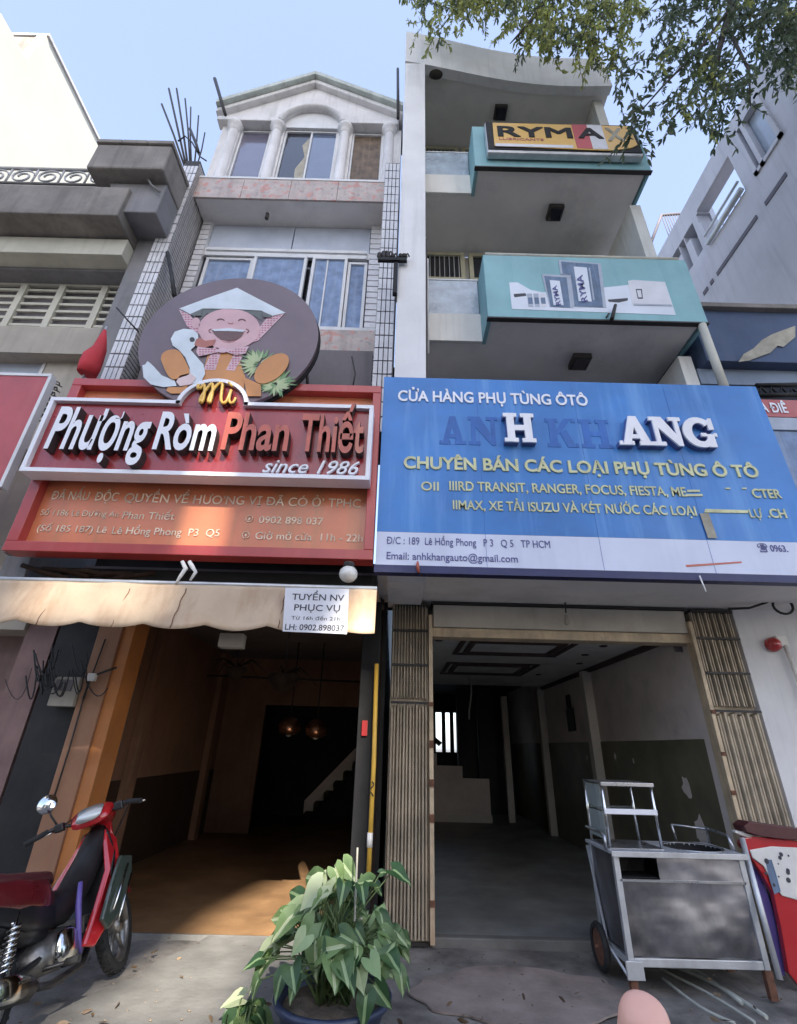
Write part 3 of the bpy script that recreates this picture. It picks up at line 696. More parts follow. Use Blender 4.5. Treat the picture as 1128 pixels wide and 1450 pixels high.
# rear wall with a barred window to the yard, open to the daylight
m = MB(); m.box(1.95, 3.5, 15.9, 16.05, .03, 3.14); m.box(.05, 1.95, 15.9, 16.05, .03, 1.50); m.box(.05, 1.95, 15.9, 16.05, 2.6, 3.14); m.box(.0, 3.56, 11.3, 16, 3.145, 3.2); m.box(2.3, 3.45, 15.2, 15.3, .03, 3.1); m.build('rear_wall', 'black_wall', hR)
m = MB()
for x in (.95, 1.25, 1.55, 1.8): m.box(x - .06, x + .06, 15.86, 15.89, 1.5, 2.6)
m.prism([(.1, 15.85, 2.6), (.2, 15.85, 2.7), (1.5, 15.85, 1.75), (1.4, 15.85, 1.65)], (0, .01, 0)); m.build('window_grille', 'dark_iron', hR)
st = thing('staircase', 'stepped cream stair wall at the back of the empty car parts shop', 'staircase', (1.5, 13.3, 0))
for x0, x1, px, py in ((.55, 1.12, 630, 1067), (1.12, 1.75, 660, 1085), (1.75, 2.40, 692, 1103)):
    m = MB(); m.box(x0, x1 - .002, 13.3, 13.45, .04, atY(px, py, 13.3).z); m.build('stair_wall', 'inner_cream', st)
m = MB(); m.box(.5, 2.42, 13.26, 13.298, .04, .2); m.build('skirting', 'inner_white', st)
m = MB(); m.box(1.72, 2.2, 13.9, 14.0, .3, 3.1); m.box(2.25, 2.7, 13.8, 13.9, .2, 3.1); m.build('cupboard', 'black_wall', st)
m = MB(); m.box(3.43, 3.448, 9.75, 10.15, 1.95, 2.35); m.box(3.42, 3.448, 9.85, 10.05, 2.352, 2.6); tag(m.build('meter_box', 'black_wall'), 'dark meter box with a narrow neck high on the cream side wall', 'meter box')
m = MB(); pts = [(1.55 + .03 * math.sin(i), 10.2 + .02 * i, 2.93 - .16 * i) for i in range(6)]; m.tube(pts, .018, 6); tag(m.build('hanging_wire', 'pale_cable'), 'pale loose wire dangling from the ceiling of the empty shop', 'wire')

# rolling-shutter box, jambs and folding gates
m = MB(); m.box(.44, 3.40, 5.50, 5.74, 2.86, 3.12); t = m.build('shutter_box', 'shutter_box', bevel=.008); tag(t, 'long beige shutter box over the open doorway of the car parts shop', 'shutter box')
m = MB(); m.box(.42, 3.42, 5.52, 5.72, 2.75, 2.855); m.build('bottom_bar', 'shutter_frame', t, .008)
m = MB(); m.box(.42, 3.42, 5.48, 5.74, 3.125, 3.155); m.build('top_track', 'dark_iron', t)
def gate(x0, x1, label, jamb_left):
    g = thing('folding_gate', label, 'folding gate', ((x0 + x1) / 2, 5.55, 0), 'concertina gates either side of the right doorway')
    n = 12; w = (x1 - x0) / n
    for i in range(n):
        xa = x0 + i * w; dy = .02 * (i % 2)
        lw = w * random.uniform(.82, .93)
        for za, zb, ww in ((.06, 1.98 + .02 * (i % 3), lw), (2.08, 3.10, lw * .62)):
            m = MB(); q = .012; 
            m.prism([(xa, 5.50 + dy, za), (xa + ww * .25, 5.47 + dy, za), (xa + ww * .75, 5.47 + dy, za), (xa + ww, 5.50 + dy, za), (xa + ww, 5.53 + dy, za), (xa, 5.53 + dy, za)], (0, 0, zb - za)); m.build('slat', 'shutter_slat', g)
    for z in (2.03, 2.42, 2.80):
        m = MB(); m.box(x0, x1, 5.455, 5.468, z - .012, z + .012); m.build('cross_rail', 'dark_iron', g)
    m = MB(); m.box(x0, x1, 5.455, 5.58, 3.10, 3.13); m.build('head_rail', 'dark_iron', g)
    m = MB(); m.box(x0, x1, 5.54, 5.58, .0, .03); m.build('floor_track', 'dark_iron', g)
    m = MB(); m.box(x0 - .01, x1 + .01, 5.56, 5.60, .03, 3.1); m.build('back_plate', 'shutter_slat', g)
    xj = (x1 + .012, x1 + .055) if jamb_left else (x0 - .055, x0 - .012)
    m = MB(); m.box(xj[0], xj[1], 5.46, 5.60, .03, 2.99); j = m.build('jamb', 'shutter_frame', g, .004)
    for z in (.3, .95, 1.25, 1.6, 2.0):
        m = MB(); m.box(xj[0] - .003, xj[1] + .003, 5.448, 5.46, z, z + random.uniform(.03, .07)); m.build('lock_plate', 'rust', j)
gate(-.03, .37, 'folded grey concertina gate left of the car parts doorway', True)
gate(3.46, 3.95, 'folded grey concertina gate right of the car parts doorway, behind the food cart', False)
m = MB(); m.box(3.44, 3.50, 5.62, 5.76, .03, 2.85); tag(m.build('door_post', 'inner_cream'), 'pale upright door post at the inner right edge of the open shop', 'post')
m = MB(); m.box(3.98, 6.4, 5.50, 5.66, -.05, 3.16); t = m.build('boundary_wall', 'white_wall'); tag(t, 'plain off-white wall right of the folded gate carrying a red alarm bell', 'wall')
m = MB(); m.box(.25, .46, 5.745, 5.80, 2.7, 3.14); m.box(3.36, 4.0, 5.765, 5.80, 2.7, 3.14); m.box(-.2, 4.0, 5.75, 5.9, 3.141, 3.158); m.build('lintel', 'dark_band', hR)
# bare bulb hanging in front of the box
t = thing('hanging_bulb', 'bare bulb holder dangling on a wire before the beige shutter box', 'bulb', atY(801, 850, 5.4))
m = MB(); m.tube([atY(799, 843, 5.4), atY(800, 856, 5.4), atY(801, 868, 5.4)], .008, 6); m.build('wire', 'cable', t)
m = MB(); m.lathe([(.018, .06), (.022, .02), (.03, -.0), (.03, -.04), (.012, -.06)], atY(802, 878, 5.4), n=12); m.build('socket', 'peeled_plaster', t)
# alarm bell
t = thing('alarm_bell', 'round red alarm bell on the off-white wall at the right edge', 'alarm bell', atY(1092, 912, 5.45))
c = atY(1093, 913, 5.48)
m = MB(); m.lathe([(.001, .09), (.05, .085), (.075, .05), (.08, .0)], c, (-.2, -1, 0), 20); m.build('bell', 'alarm_red', t)
m = MB(); m.box(c.x + .04, c.x + .16, 5.44, 5.5, c.z - .02, c.z + .10); m.build('bracket', 'white_plastic', t, .006)
m = MB(); m.tube([(c.x + .12, 5.45, c.z), (c.x + .15, 5.45, c.z - .6), (c.x + .16, 5.45, c.z - 1.2)], .022, 8); m.build('conduit', 'white_plastic', t)
m = MB(); pts = [atY(1030, 862, 5.3), atY(1060, 861, 5.25), atY(1085, 853, 5.2), atY(1098, 846, 5.2)]; m.tube(pts, .014, 6)
cc = atY(1108, 858, 5.2); m.tube([cc + Vector((.11 * math.cos(w), 0, .09 * math.sin(w))) for w in [i * .35 for i in range(20)]], .014, 6); tag(m.build('coiled_cable', 'cable'), 'black cable with a loop, under the right end of the blue sign', 'cable')

# ================================================================ NEIGHBOURS
# grey-beige house at the left edge
hN = thing('neighbour_house', 'weathered grey and beige house with stepped concrete slabs at the left edge', 'house', (-6, 5, 0))
m = MB(); m.box(-9.5, -4.25, 5.5, 12, 2.7, 10.4); m.build('body', 'beige_wall', hN)
m = MB(); m.box(-4.25, -3.97, 4.87, 12, 3.0, 10.75); m.build('end_wall', 'grey_cement', hN, .01)
def zz(px, py, Y): return atY(px, py, Y).z
m = MB(); m.box(-9.5, -4.26, 4.35, 5.6, zz(60, 334, 4.7), zz(60, 262, 4.35)); m.build('parapet_slab', 'weathered_cement', hN, .02)
m = MB(); m.box(-9.5, -4.26, 4.70, 5.6, zz(60, 358, 4.7), zz(60, 336, 4.7)); m.build('cream_band', 'cream_band', hN, .01)
m = MB(); m.box(-9.5, -4.26, 4.95, 5.6, zz(60, 382, 4.95), zz(60, 359, 4.95) ); m.build('lower_slab', 'grey_cement', hN, .01)
# grille window
zt, zb = zz(60, 402, 5.2), zz(60, 466, 5.2)
m = MB(); m.box(-9.4, -4.26, 5.35, 5.49, zb, zt + .3); m.build('window_recess', 'dark_band', hN)
gr = MB(); gr.box(-9, -4.27, 5.2, 5.26, zt - .03, zt + .06); gr.box(-9, -4.27, 5.18, 5.26, zb - .06, zb + .03)
for px in (20, 76, 138): 
    x = atY(px, 433, 5.2).x; gr.box(x - .05, x + .05, 5.19, 5.255, zb + .031, zt - .031)
grille = gr.build('window_grille', 'cream_band', hN, .004)
for i in range(6):
    z = zb + (zt - zb) * (i + .7) / 6.5; m = MB(); m.box(-9, -4.28, 5.22, 5.25, z - .025, z + .025); m.build('bar', 'cream_band', grille)
m = MB(); m.box(-9.5, -4.26, 5.1, 5.5, zz(60, 500, 5.1), zb - .065); m.build('spandrel', 'beige_wall', hN)
window(hN, -7.2, atY(65, 515, 5.3).x, 6.55 - .9, zz(50, 502, 5.3), 5.3, [], 'far_glass')
m = MB(); m.box(atY(66, 515, 5.3).x + .03, -4.5, 5.28, 5.5, 5.0, zz(60, 502, 5.3)); m.build('beige_panel', 'beige_wall', hN)
# concrete box with corbels on the parapet
bx = thing('water_tank', 'square weathered concrete tank overhanging the left neighbour parapet', 'tank', atY(190, 250, 4.4))
zt = zz(180, 205, 4.2); zb = zz(180, 238, 4.2); xl = atY(127, 225, 4.2).x; xr = atY(236, 225, 4.2).x
m = MB(); m.box(xl, xr, 4.2, 5.4, zb, zt); m.build('box', 'weathered_cement', bx, .03)
for k in range(3): 
    m = MB(); a = xl - .02 + k * (xr - xl + .04) / 3; m.box(a + .004, a + (xr - xl + .04) / 3 - .004, 4.17, 5.42, zt + .003, zt + .09); m.build('coping', 'weathered_cement', bx, .012)
m = MB(); m.prism([(xl + .25, 4.42, zb - .002), (xr - .02, 4.42, zb - .002), (xr - .02, 4.42, zz(180, 300, 4.42)), (xl + .55, 4.42, zz(180, 300, 4.42))], (0, .9, 0)); m.build('corbel', 'grey_cement', bx, .02)
m = MB()
m.tube([atY(205, 245, 4.36), atY(214, 262, 4.36), atY(226, 272, 4.36)], .018, 6)
m.build('pipe', 'grey_cement', bx)
# wavy ornamental railing
rl = thing('ornamental_railing', 'pale ornamental metal railing along the left neighbour roof edge', 'railing', atY(70, 262, 4.5))
z0, z1 = zz(60, 262, 4.5), zz(60, 240, 4.5)
m = MB(); m.tube([(-9, 4.5, z1), (xl + .1, 4.5, z1)], .03, 6); m.build('top_rail', 'scroll_grey', rl)
m = MB(); m.tube([(-9, 4.5, z0 + .03), (xl + .1, 4.5, z0 + .03)], .025, 6); m.build('bottom_rail', 'grey_cement', rl)
x = -8.9
while x < xl:
    m = MB(); r = (z1 - z0) * .26; c1 = Vector((x + .18, 4.5, (z0 + z1) / 2))
    m.tube([c1 + Vector((.2 * math.cos(w) * (1 - w / 14), 0, r * 1.6 * math.sin(w) * (1 - w / 14))) for w in [i * .45 for i in range(22)]], .016, 5)
    m.tube([(x - .04, 4.5, z0 + .04), (x - .04, 4.5, z1)], .016, 5); m.build('scroll', 'scroll_grey', rl); x += .42
# white high-rise with sunlit flank
hW = thing('white_building', 'tall cream-white building with blank sunlit flank rising behind the left roofs', 'building', (-14, 12, 0))
A = atX(135, 200, -12); B = atX(66, 50, -12)
m = MB(); 
ytop = A.y; zr = A.z
q_ = [atX(a, b, -12) for a, b in ((2, 20), (38, 84), (66, 50), (135, 200))]
m.prism([(-12, q_[0].y, -.1), tuple(q_[0]), tuple(q_[1]), tuple(q_[2]), (-12, 30, q_[2].z), (-12, 30, -.1)], (-.3, 0, 0)); m.build('flank_wall', 'far_white', hW)
m = MB(); m.box(-22, -12.31, q_[2].y + .05, 30, -.1, q_[2].z - .02); body = m.build('body', 'weathered_cement', hW)
m = MB(); m.box(-22.1, -11.93, q_[2].y, 30, q_[2].z + .002, q_[2].z + .12); m.build('roof_coping', 'far_grey', hW)
p = atX(38, 82, -11.9)

# navy-fronted low house and its sign, right
hB = thing('neighbour_house', 'low house with navy-blue upper front and peeling plaster at the right edge', 'house', (6, 5, 0))
m = MB(); m.box(4.06, 7.98, 4.7, 12, zz(1060, 512, 4.7), zz(1060, 436, 4.7)); m.build('navy_front', 'navy_wall', hB, .01)
m = MB(); m.box(4.04, 7.98, 4.62, 12, zz(1060, 435, 4.62) , zz(1060, 429, 4.62)); m.build('coping', 'weathered_cement', hB, .01)
m = MB(); m.box(4.0, 7.98, 4.85, 12, zz(1060, 545, 4.85), zz(1060, 512, 4.7) - .003); m.build('blue_band', 'blue_grey', hB)
m = MB(); m.box(4.0, 7.98, 5.2, 12, 3.2, zz(1060, 545, 4.85) - .003); m.build('lower_front', 'dark_band', hB)
pp = [(1045, 513), (1052, 502), (1066, 494), (1078, 482), (1092, 474), (1108, 468), (1125, 462), (1125, 478), (1108, 492), (1100, 490), (1090, 500), (1076, 505), (1060, 511)]
plate('peeled_plaster', pp, 4.69, .008, 'peeled_plaster', hB)
m = MB(); m.tube([atY(1070, 546, 4.6), atY(1128, 545, 4.6)], .03, 6); m.tube([atY(1072, 560, 4.6), atY(1128, 559, 4.6)], .03, 6); 
for k in range(14):
    x = 4.35 + k * .13; z = zz(1100, 554, 4.6); m.tube([(x, 4.6, z - .05), (x + .05, 4.6, z + .06), (x + .1, 4.6, z - .05)], .014, 5)
m.build('scroll_rail', 'black_metal', hB)
sg = thing('shop_sign', 'red shop board with white capitals, cut off behind the blue sign on the right', 'sign', (4.9, 4.5, 4.8))
m = MB(); m.box(4.1, 6.3, 4.5, 4.56, zz(1095, 590, 4.5), zz(1095, 566, 4.5)); m.build('red_panel', 'sign_red', sg)
m = MB(); m.box(4.1, 6.3, 4.5, 4.56, zz(1095, 608, 4.5), zz(1095, 591, 4.5)); m.build('blue_panel', 'banner_grey', sg)
m = MB(); m.box(4.1, 6.3, 4.52, 4.58, 3.5, zz(1095, 609, 4.5)); m.build('photo_panel', 'curtain_blue', sg)
m = MB(); m.box(4.1, 6.3, 4.505, 4.519, 4.1, 4.25); m.build('red_strip', 'sign_crimson', sg)
text_px('A ĐIÊ', (1078, 584), (1116, 584), 13, 4.495, 'letter_white', parent=sg, bold=.02)
# grey building beyond with flank facing the street scene
XG = 8.0
hG = thing('apartment_building', 'tall light grey building with slot openings and slanted windows at the upper right', 'building', (10, 8, 0))
zt = 1.6 + 1.768 * XG; ya = 4.15
ops = [  # openings in the flank given as photograph quads -> world (y0,y1,z0,z1)
]
def yz(px, py): p = atX(px, py, XG); return p.y, p.z
holes = []
def hole(a, b, c, d):
    ys, zs = zip(*[yz(*q) for q in (a, b, c, d)]); 
    y0, y1 = (ys[0] + ys[3]) / 2, (ys[1] + ys[2]) / 2; z1, z0 = (zs[0] + zs[1]) / 2, (zs[2] + zs[3]) / 2
    y0, y1 = sorted((y0, y1)); z0, z1 = sorted((z0, z1)); holes.append((y0, y1, z0, z1)); return holes[-1]
# order: near-top, far-top, far-bottom, near-bottom
h1 = hole((1073, 128), (1041, 190), (1070, 252), (1108, 192))
h2 = hole((1030, 222), (985, 300), (1006, 345), (1056, 270))
print('holes', h1, h2, 'top', zt)
def flank(mb, x0, x1, y0, y1, z0, z1, hs):
    """wall slab with rectangular holes, built from rectangles"""
    ys = sorted({y0, y1, *[h[0] for h in hs], *[h[1] for h in hs]}); zs = sorted({z0, z1, *[h[2] for h in hs], *[h[3] for h in hs]})
    for i in range(len(ys) - 1):
        for j in range(len(zs) - 1):
            cy, cz = (ys[i] + ys[i + 1]) / 2, (zs[j] + zs[j + 1]) / 2
            if any(h[0] < cy < h[1] and h[2] < cz < h[3] for h in hs): continue
            mb.box(x0, x1, ys[i], ys[i + 1], zs[j], zs[j + 1])
# narrow slots: row along the top and louvres towards the back
sl_ = []
a = yz(1020, 208); b = yz(978, 288)
sl_.append((min(a[0], b[0]), max(a[0], b[0]), zt - 1.15, zt - .8))
y = h2[1] + .35
for k in range(4): sl_.append((y + k * .62, y + k * .62 + .34, zt - 1.15, zt - .8))
y = h2[1] + .25
for k in range(6): sl_.append((y + k * .46, y + k * .46 + .24, h2[2] + .2, h2[3] - .1))
m = MB(); flank(m, XG, XG + .35, ya, 14, 6.0, zt, [h1, h2] + sl_); m.build('flank_wall', 'far_grey', hG)
m = MB(); m.box(XG + .35, XG + 5, ya, 14, 6.0, 6.2); m.build('floor_slab', 'far_grey', hG)
m = MB(); m.box(XG + .35, XG + 5, h1[0] - .3, h2[0] - .1, 6.2, zt - .01); m.build('room_block', 'far_grey', hG)
m = MB(); m.box(XG + .36, XG + .5, h2[1] + .01, 14, 6.2, zt - .3); m.build('inner_screen', 'far_glass', hG)
g = MB(); g.box(XG + .12, XG + .13, h1[0], h1[1], h1[2], h1[3]); g.build('window_pane', 'far_glass', hG)
g = MB(); 
for (q0, q1, r0, r1) in (h1,):
    for yy in (q0 + .05, (q0 * .3 + q1 * .7), q1 - .05): g.box(XG - .05, XG + .1, yy - .05, yy + .05, r0, r1)
    g.box(XG - .05, XG + .1, q0, q1, r0, r0 + .1); g.box(XG - .05, XG + .1, q0, q1, r1 - .1, r1)
g.build('window_frame', 'far_grey', hG)
g = MB(); g.tube([(XG - .08, h2[0], h2[2] + .05), (XG - .08, h2[1], h2[2] + .05)], .07, 8); g.tube([(XG - .08, h2[0], h2[2] + .35), (XG - .08, h2[1], h2[2] + .35)], .035, 8)
g.build('balcony_rail', 'steel_frame', hG)
g = MB()
for k in range(16):
    yy = h2[0] - .5 + k * .25; g.box(XG + 1.0, XG + 1.03, yy, yy + .03, h2[2] - .3, h2[3] + .4)
g.build('grille', 'far_grey', hG)
# drip groove dashes
g = MB(); q = [yz(1113, 246), yz(1084, 290), yz(1072, 308), yz(1015, 388), yz(1010, 397), yz(1006, 402), yz(1002, 408), yz(996, 416)]
zg = sum(v_[1] for v_ in q) / len(q)
for i in range(0, 8, 2):
    g.box(XG - .02, XG + .01, q[i][0], q[i + 1][0], zg - .06, zg + .06)
g.build('groove', 'slot_dark', hG)
# roof-terrace railing behind
rt = MB(); y0, z0 = yz(937, 350); 
pA, pB, pC = atY(921, 345, 11.5), atY(936, 305, 11.5), atY(962, 303, 11.5)
rt.tube([pA, pB, pC], .06, 6); 
for k in range(7): 
    q_ = pB.lerp(pC, k / 7); rt.tube([q_, q_ - Vector((0, 0, 1.6))], .02, 4)
tag(rt.build('terrace_railing', 'slot_dark'), 'small dark roof railing just left of the light grey building', 'railing')

# shopfront of the neighbour, lower left, its opening a black-coloured panel
m = MB(); m.box(-4.9, -3.91, 5.9, 6.1, -.05, 3.3); t = m.build('neighbour_shopfront', 'mauve_wall'); tag(t, 'dull mauve shopfront wall at the lower left edge', 'wall')
m = MB(); m.box(-7.5, -4.9, 6.5, 6.6, 2.2, 3.4); m.build('upper_panel', 'cream_wall', t)
m = MB(); m.box(-4.25, -3.905, 5.55, 5.899, 0, 3.3); m.build('side_strip', 'mauve_wall', t)
m = MB(); m.box(-9, -4.9, 6.6, 6.7, -.1, 2.2); m.build('dark_opening', 'black_wall', t)
ft = MB(); p = atY(18, 938, 6.3); ft.tube([p + Vector((-.4, 0, 0)), p + Vector((.1, 0, 0))], .03, 8); tag(ft.build('tube_lamp', 'light_fitting'), 'lit white tube lamp at the left edge below the tan awning', 'lamp')

# house row across the street, behind the camera, and an added unseen block to shade this side
def block(x0, x1, y0, y1, h, label):
    t = thing('street_block', label, 'building', ((x0 + x1) / 2, (y0 + y1) / 2, 0))
    m = MB(); m.box(x0, x1, y0, y1, -.1, h); m.build('body', 'beige_wall', t)
    z = 4.0; gm = MB(); gm.box(0, .9, 0, .1, 0, 1.3); me = gm.mesh('window', 'far_glass')
    while z < min(h - 2, 16):
        x = x0 + .8
        while x < x1 - 1.4:
            o = link('window', me, t); o.location = (x - t.location.x, y1 - .02 - t.location.y, z); x += 2.2
        z += 3.4
    return t

TY = -40.0
tn = math.tan(math.radians(SUN_AZ)); tz = math.tan(math.radians(SUN_EL)) / math.cos(math.radians(SUN_AZ))
def to_tower(x, y, z=0): return (x + (y - TY) * tn, z + (y - TY) * tz)
shade_tower = thing('street_block', 'added unseen beige block across the street, shading the shopfronts, slotted for sun patches', 'building', (14, TY, 0))
xl, xr, HT = 4.4, 24.0, 50.0
# added shading screen, its openings shaped to throw sun patches (a row of boxes per course)
def gaps(zc):
    g = []
    f0, f1 = to_tower(0, 3.9)[1], to_tower(0, 7.9, .5)[1]
    if f0 < zc < f1:
        y = (zc / tz) + TY; wob = .18 * noise.noise(Vector((zc * 2.2, 0, 0)))
        g.append((to_tower(-2.1 + .16 * (y - 3.9), y)[0] + wob, to_tower(-1.0 if y < 5.2 else -.42 - (y - 5.5) * tn, y)[0]))
    a0, a1 = to_tower(0, 4.08, 2.66)[1], to_tower(0, 4.08, 2.84)[1]
    if a0 < zc < a1: g.append((to_tower(-3.25, 4.08)[0], to_tower(-2.05, 4.08)[0]))
    b0, b1 = to_tower(0, 4.16, 3.2)[1], to_tower(0, 4.16, 4.9)[1]
    if b0 < zc < b1: g.append((to_tower(-1.95, 4.16)[0], to_tower(-1.79, 4.16)[0]))
    g.sort(); out = []
    for q in g:
        if out and q[0] <= out[-1][1]: out[-1] = (out[-1][0], max(out[-1][1], q[1]))
        else: out.append(q)
    return out
m = MB(); z = 27.0; dz_ = .12
while z < HT:
    x = xl
    for a, b in gaps(z + dz_ / 2):
        m.box(x, a, TY - .12, TY, z, z + dz_); x = b
    m.box(x, xr, TY - .12, TY, z, z + dz_); z += dz_
    if z > 38: m.box(xl, xr, TY - .12, TY, z, HT); break
m.build('sun_gap_screen', 'beige_wall', shade_tower)
m = MB(); m.box(xl, xr, TY - 9, TY, -.1, 26.999); m.build('body', 'beige_wall', shade_tower)
block(-26, -13, -24, -16, 12, 'four-storey beige house across the street, beyond the camera to the left')
block(-9.8, 0, -24, -16, 10, 'three-storey beige house across the street, behind the camera')

# ================================================================ RED NOODLE-SHOP SIGN
YS = 4.2
sR = thing('restaurant_sign', 'red and orange noodle shop signboard with raised white and bronze letters', 'sign', (-2, YS, 4.2))
X0, X1, Z0, Z1 = -3.70, -.23, 3.16, 5.25
m = MB(); m.box(X0 + .06, X1 - .06, YS + .06, YS + .12, Z0 + .06, Z1 - .06); m.build('orange_panel', 'sign_orange', sR)
m = MB()
m.box(X0, X1, YS - .04, YS + .14, Z0, Z0 + .10); m.box(X0, X1, YS - .04, YS + .14, Z1 - .10, Z1)
m.box(X0, X0 + .11, YS - .038, YS + .138, Z0 + .101, Z1 - .101); m.box(X1 - .09, X1, YS - .038, YS + .138, Z0 + .101, Z1 - .101)
m.build('outer_frame', 'sign_red', sR, .006)
YI = 4.02
a = atY(76, 571, YI); b = atY(521, 583, YI); c = atY(519, 678, YI); d = atY(46, 664, YI)
x0, x1, z1, z0 = (a.x + d.x) / 2, (b.x + c.x) / 2, (a.z + b.z) / 2, (c.z + d.z) / 2
m = MB(); m.box(x0, x1, YI, YS + .04, z0, z1); nb = m.build('name_panel', 'sign_crimson', sR)
tc = atY(303, 571, YI); tr = abs(atY(348, 571, YI).x - atY(258, 571, YI).x) / 2
tab = [(tc.x + tr * math.cos(w), z1 + .003 + tr * .92 * math.sin(w)) for w in [PI * i / 20 for i in range(21)]]
m = MB(); m.prism([(x, YI, z) for x, z in tab], (0, .2, 0)); m.build('name_tab', 'sign_crimson', sR)
m = MB(); e = .045
m.box(x0 - e, x1 + e, YI - .05, YS - .05, z0 - e, z0 - .002); m.box(x0 - e, tc.x - tr, YI - .05, YS - .05, z1 + .002, z1 + e); m.box(tc.x + tr, x1 + e, YI - .05, YS - .05, z1 + .002, z1 + e)
m.box(x0 - e, x0 - .002, YI - .048, YS - .052, z0 - .002, z1 + .002); m.box(x1 + .002, x1 + e, YI - .048, YS - .052, z0 - .002, z1 + .002)
ws = [PI * i / 24 for i in range(25)]
oa = [(tc.x + (tr + e) * math.cos(w), z1 + (tr * .92 + e) * math.sin(w)) for w in ws]; ia = [(tc.x + (tr + .002) * math.cos(w), z1 + (tr * .92 + .002) * math.sin(w)) for w in ws]
for i in range(24): m.prism([(oa[i][0], YI - .05, oa[i][1]), (oa[i + 1][0], YI - .05, oa[i + 1][1]), (ia[i + 1][0], YI - .05, ia[i + 1][1]), (ia[i][0], YI - .05, ia[i][1])], (0, .13, 0))
m.build('white_border', ['letter_white'], sR)
kw = dict(parent=sR, single=True, depth=.075, side='letter_dark')
text_px('Phượng', (70, 636), (207, 646), 56, YI - .03, 'letter_white', bold=.022, shear=.04, lift=-.028, **kw)
text_px('Ròm', (220, 640), (304, 643), 50, YI - .03, 'letter_white', bold=.022, lift=-.028, **kw)
text_px('Phan', (315, 641), (408, 643), 50, YI - .03, 'letter_red', bold=.02, lift=-.028, **kw)
text_px('Thiết', (424, 643), (514, 646), 50, YI - .03, 'letter_red', bold=.02, lift=-.028, **kw)
text_px('since 1986', (372, 669), (508, 675), 18, YI - .012, 'letter_white', bold=.004, shear=.35, parent=sR, depth=.03)
# looped script "mì" bent from gold tube, dark return behind
def script(pts, r, Y, mt, nm):
    P3 = [atY(280 + x / 3.1, 530 + y / 3.1, Y) for x, y in pts]
    m = MB(); m.tube(P3, r, 6); return m.build(nm, mt, sR)
def smooth(p, k=4):
    out = []
    for i in range(len(p) - 1):
        a0, a1, a2, a3 = p[max(i - 1, 0)], p[i], p[i + 1], p[min(i + 2, len(p) - 1)]
        for j in range(k):
            t = j / k; out.append(tuple(.5 * (2 * a1[q] + (a2[q] - a0[q]) * t + (2 * a0[q] - 5 * a1[q] + 4 * a2[q] - a3[q]) * t * t + (3 * a1[q] - a0[q] - 3 * a2[q] + a3[q]) * t ** 3) for q in range(len(a1))))
    return out + [tuple(p[-1])]
em = [(3, 46), (0, 62), (14, 60), (26, 44), (30, 70), (24, 110), (14, 125), (10, 112), (24, 86), (46, 56), (62, 42), (66, 60), (60, 100), (52, 124), (46, 118), (54, 92), (76, 58), (96, 40), (108, 46), (104, 80), (102, 112), (112, 128), (126, 118), (138, 92), (146, 70)]
ii = [(146, 70), (138, 104), (142, 126), (156, 122), (166, 104)]
for pts, r in ((em, .017), (ii, .014)):
    sp = smooth(pts); script(sp, r, YI - .07, 'letter_gold', 'letter'); script([(x + 2, y + 6) for x, y in sp], r, YI - .03, 'letter_dark', 'letter_return')
script([(136, 36), (150, 54)], .013, YI - .07, 'letter_gold', 'letter')
f_ = dict(parent=sR, depth=.006)
YP = YS + .058
text_px('ĐÃ NẤU', (72, 707), (124, 709), 12, YP, 'letter_faded', bold=.0, **f_)
text_px('ĐỘC', (133, 709), (166, 710), 12, YP, 'letter_faded', **f_)
text_px('QUYỀN VỀ HƯƠNG VỊ ĐÃ CÓ Ở TPHC', (175, 710), (510, 720), 12, YP, 'letter_faded', bold=0, **f_)
text_px('Số 1186 Lê Đường An', (57, 729), (167, 733), 8, YP, 'letter_faded', **f_)
text_px('Phan Thiết', (173, 734), (246, 737), 10, YP, 'letter_faded', **f_)
text_px('(Số 185 187) Lê', (52, 752), (150, 755), 9, YP, 'letter_faded', **f_)
text_px('Lê Hồng Phong  P3  Q5', (158, 756), (310, 760), 10, YP, 'letter_faded', bold=.004, **f_)
text_px('0902 898 037', (366, 741), (457, 743), 9.5, YP, 'letter_faded', bold=.004, **f_)
text_px('Giờ mở cửa  11h - 22h', (361, 763), (513, 768), 10, YP, 'letter_faded', bold=.004, **f_)
for px, py in ((52, 703), (43, 727), (36, 748), (353, 735), (348, 758)):
    p = atY(px, py, YP); m = MB(); m.tube([p + Vector((.034 * math.cos(w), -.004, .034 * math.sin(w))) for w in [i * .4 for i in range(17)]], .005, 5); m.prism([p + Vector((-.012, -.004, 0)), p + Vector((0, -.004, -.02)), p + Vector((.012, -.004, 0)), p + Vector((0, -.004, .02))], (0, -.003, 0)); m.build('round_icon', 'letter_faded', sR)
m = MB(); m.box(X0 + .2, X1 - .2, YS + .14, YS + .2, Z0 + .2, Z0 + .26); m.box(X0 + .2, X1 - .2, YS + .14, YS + .2, Z1 - .5, Z1 - .44)
for x in (-3.4, -2, -.5): m.box(x - .03, x + .03, YS + .2, 5.42, Z1 - .5, Z1 - .44)
m.build('support_frame', 'dark_iron', sR)

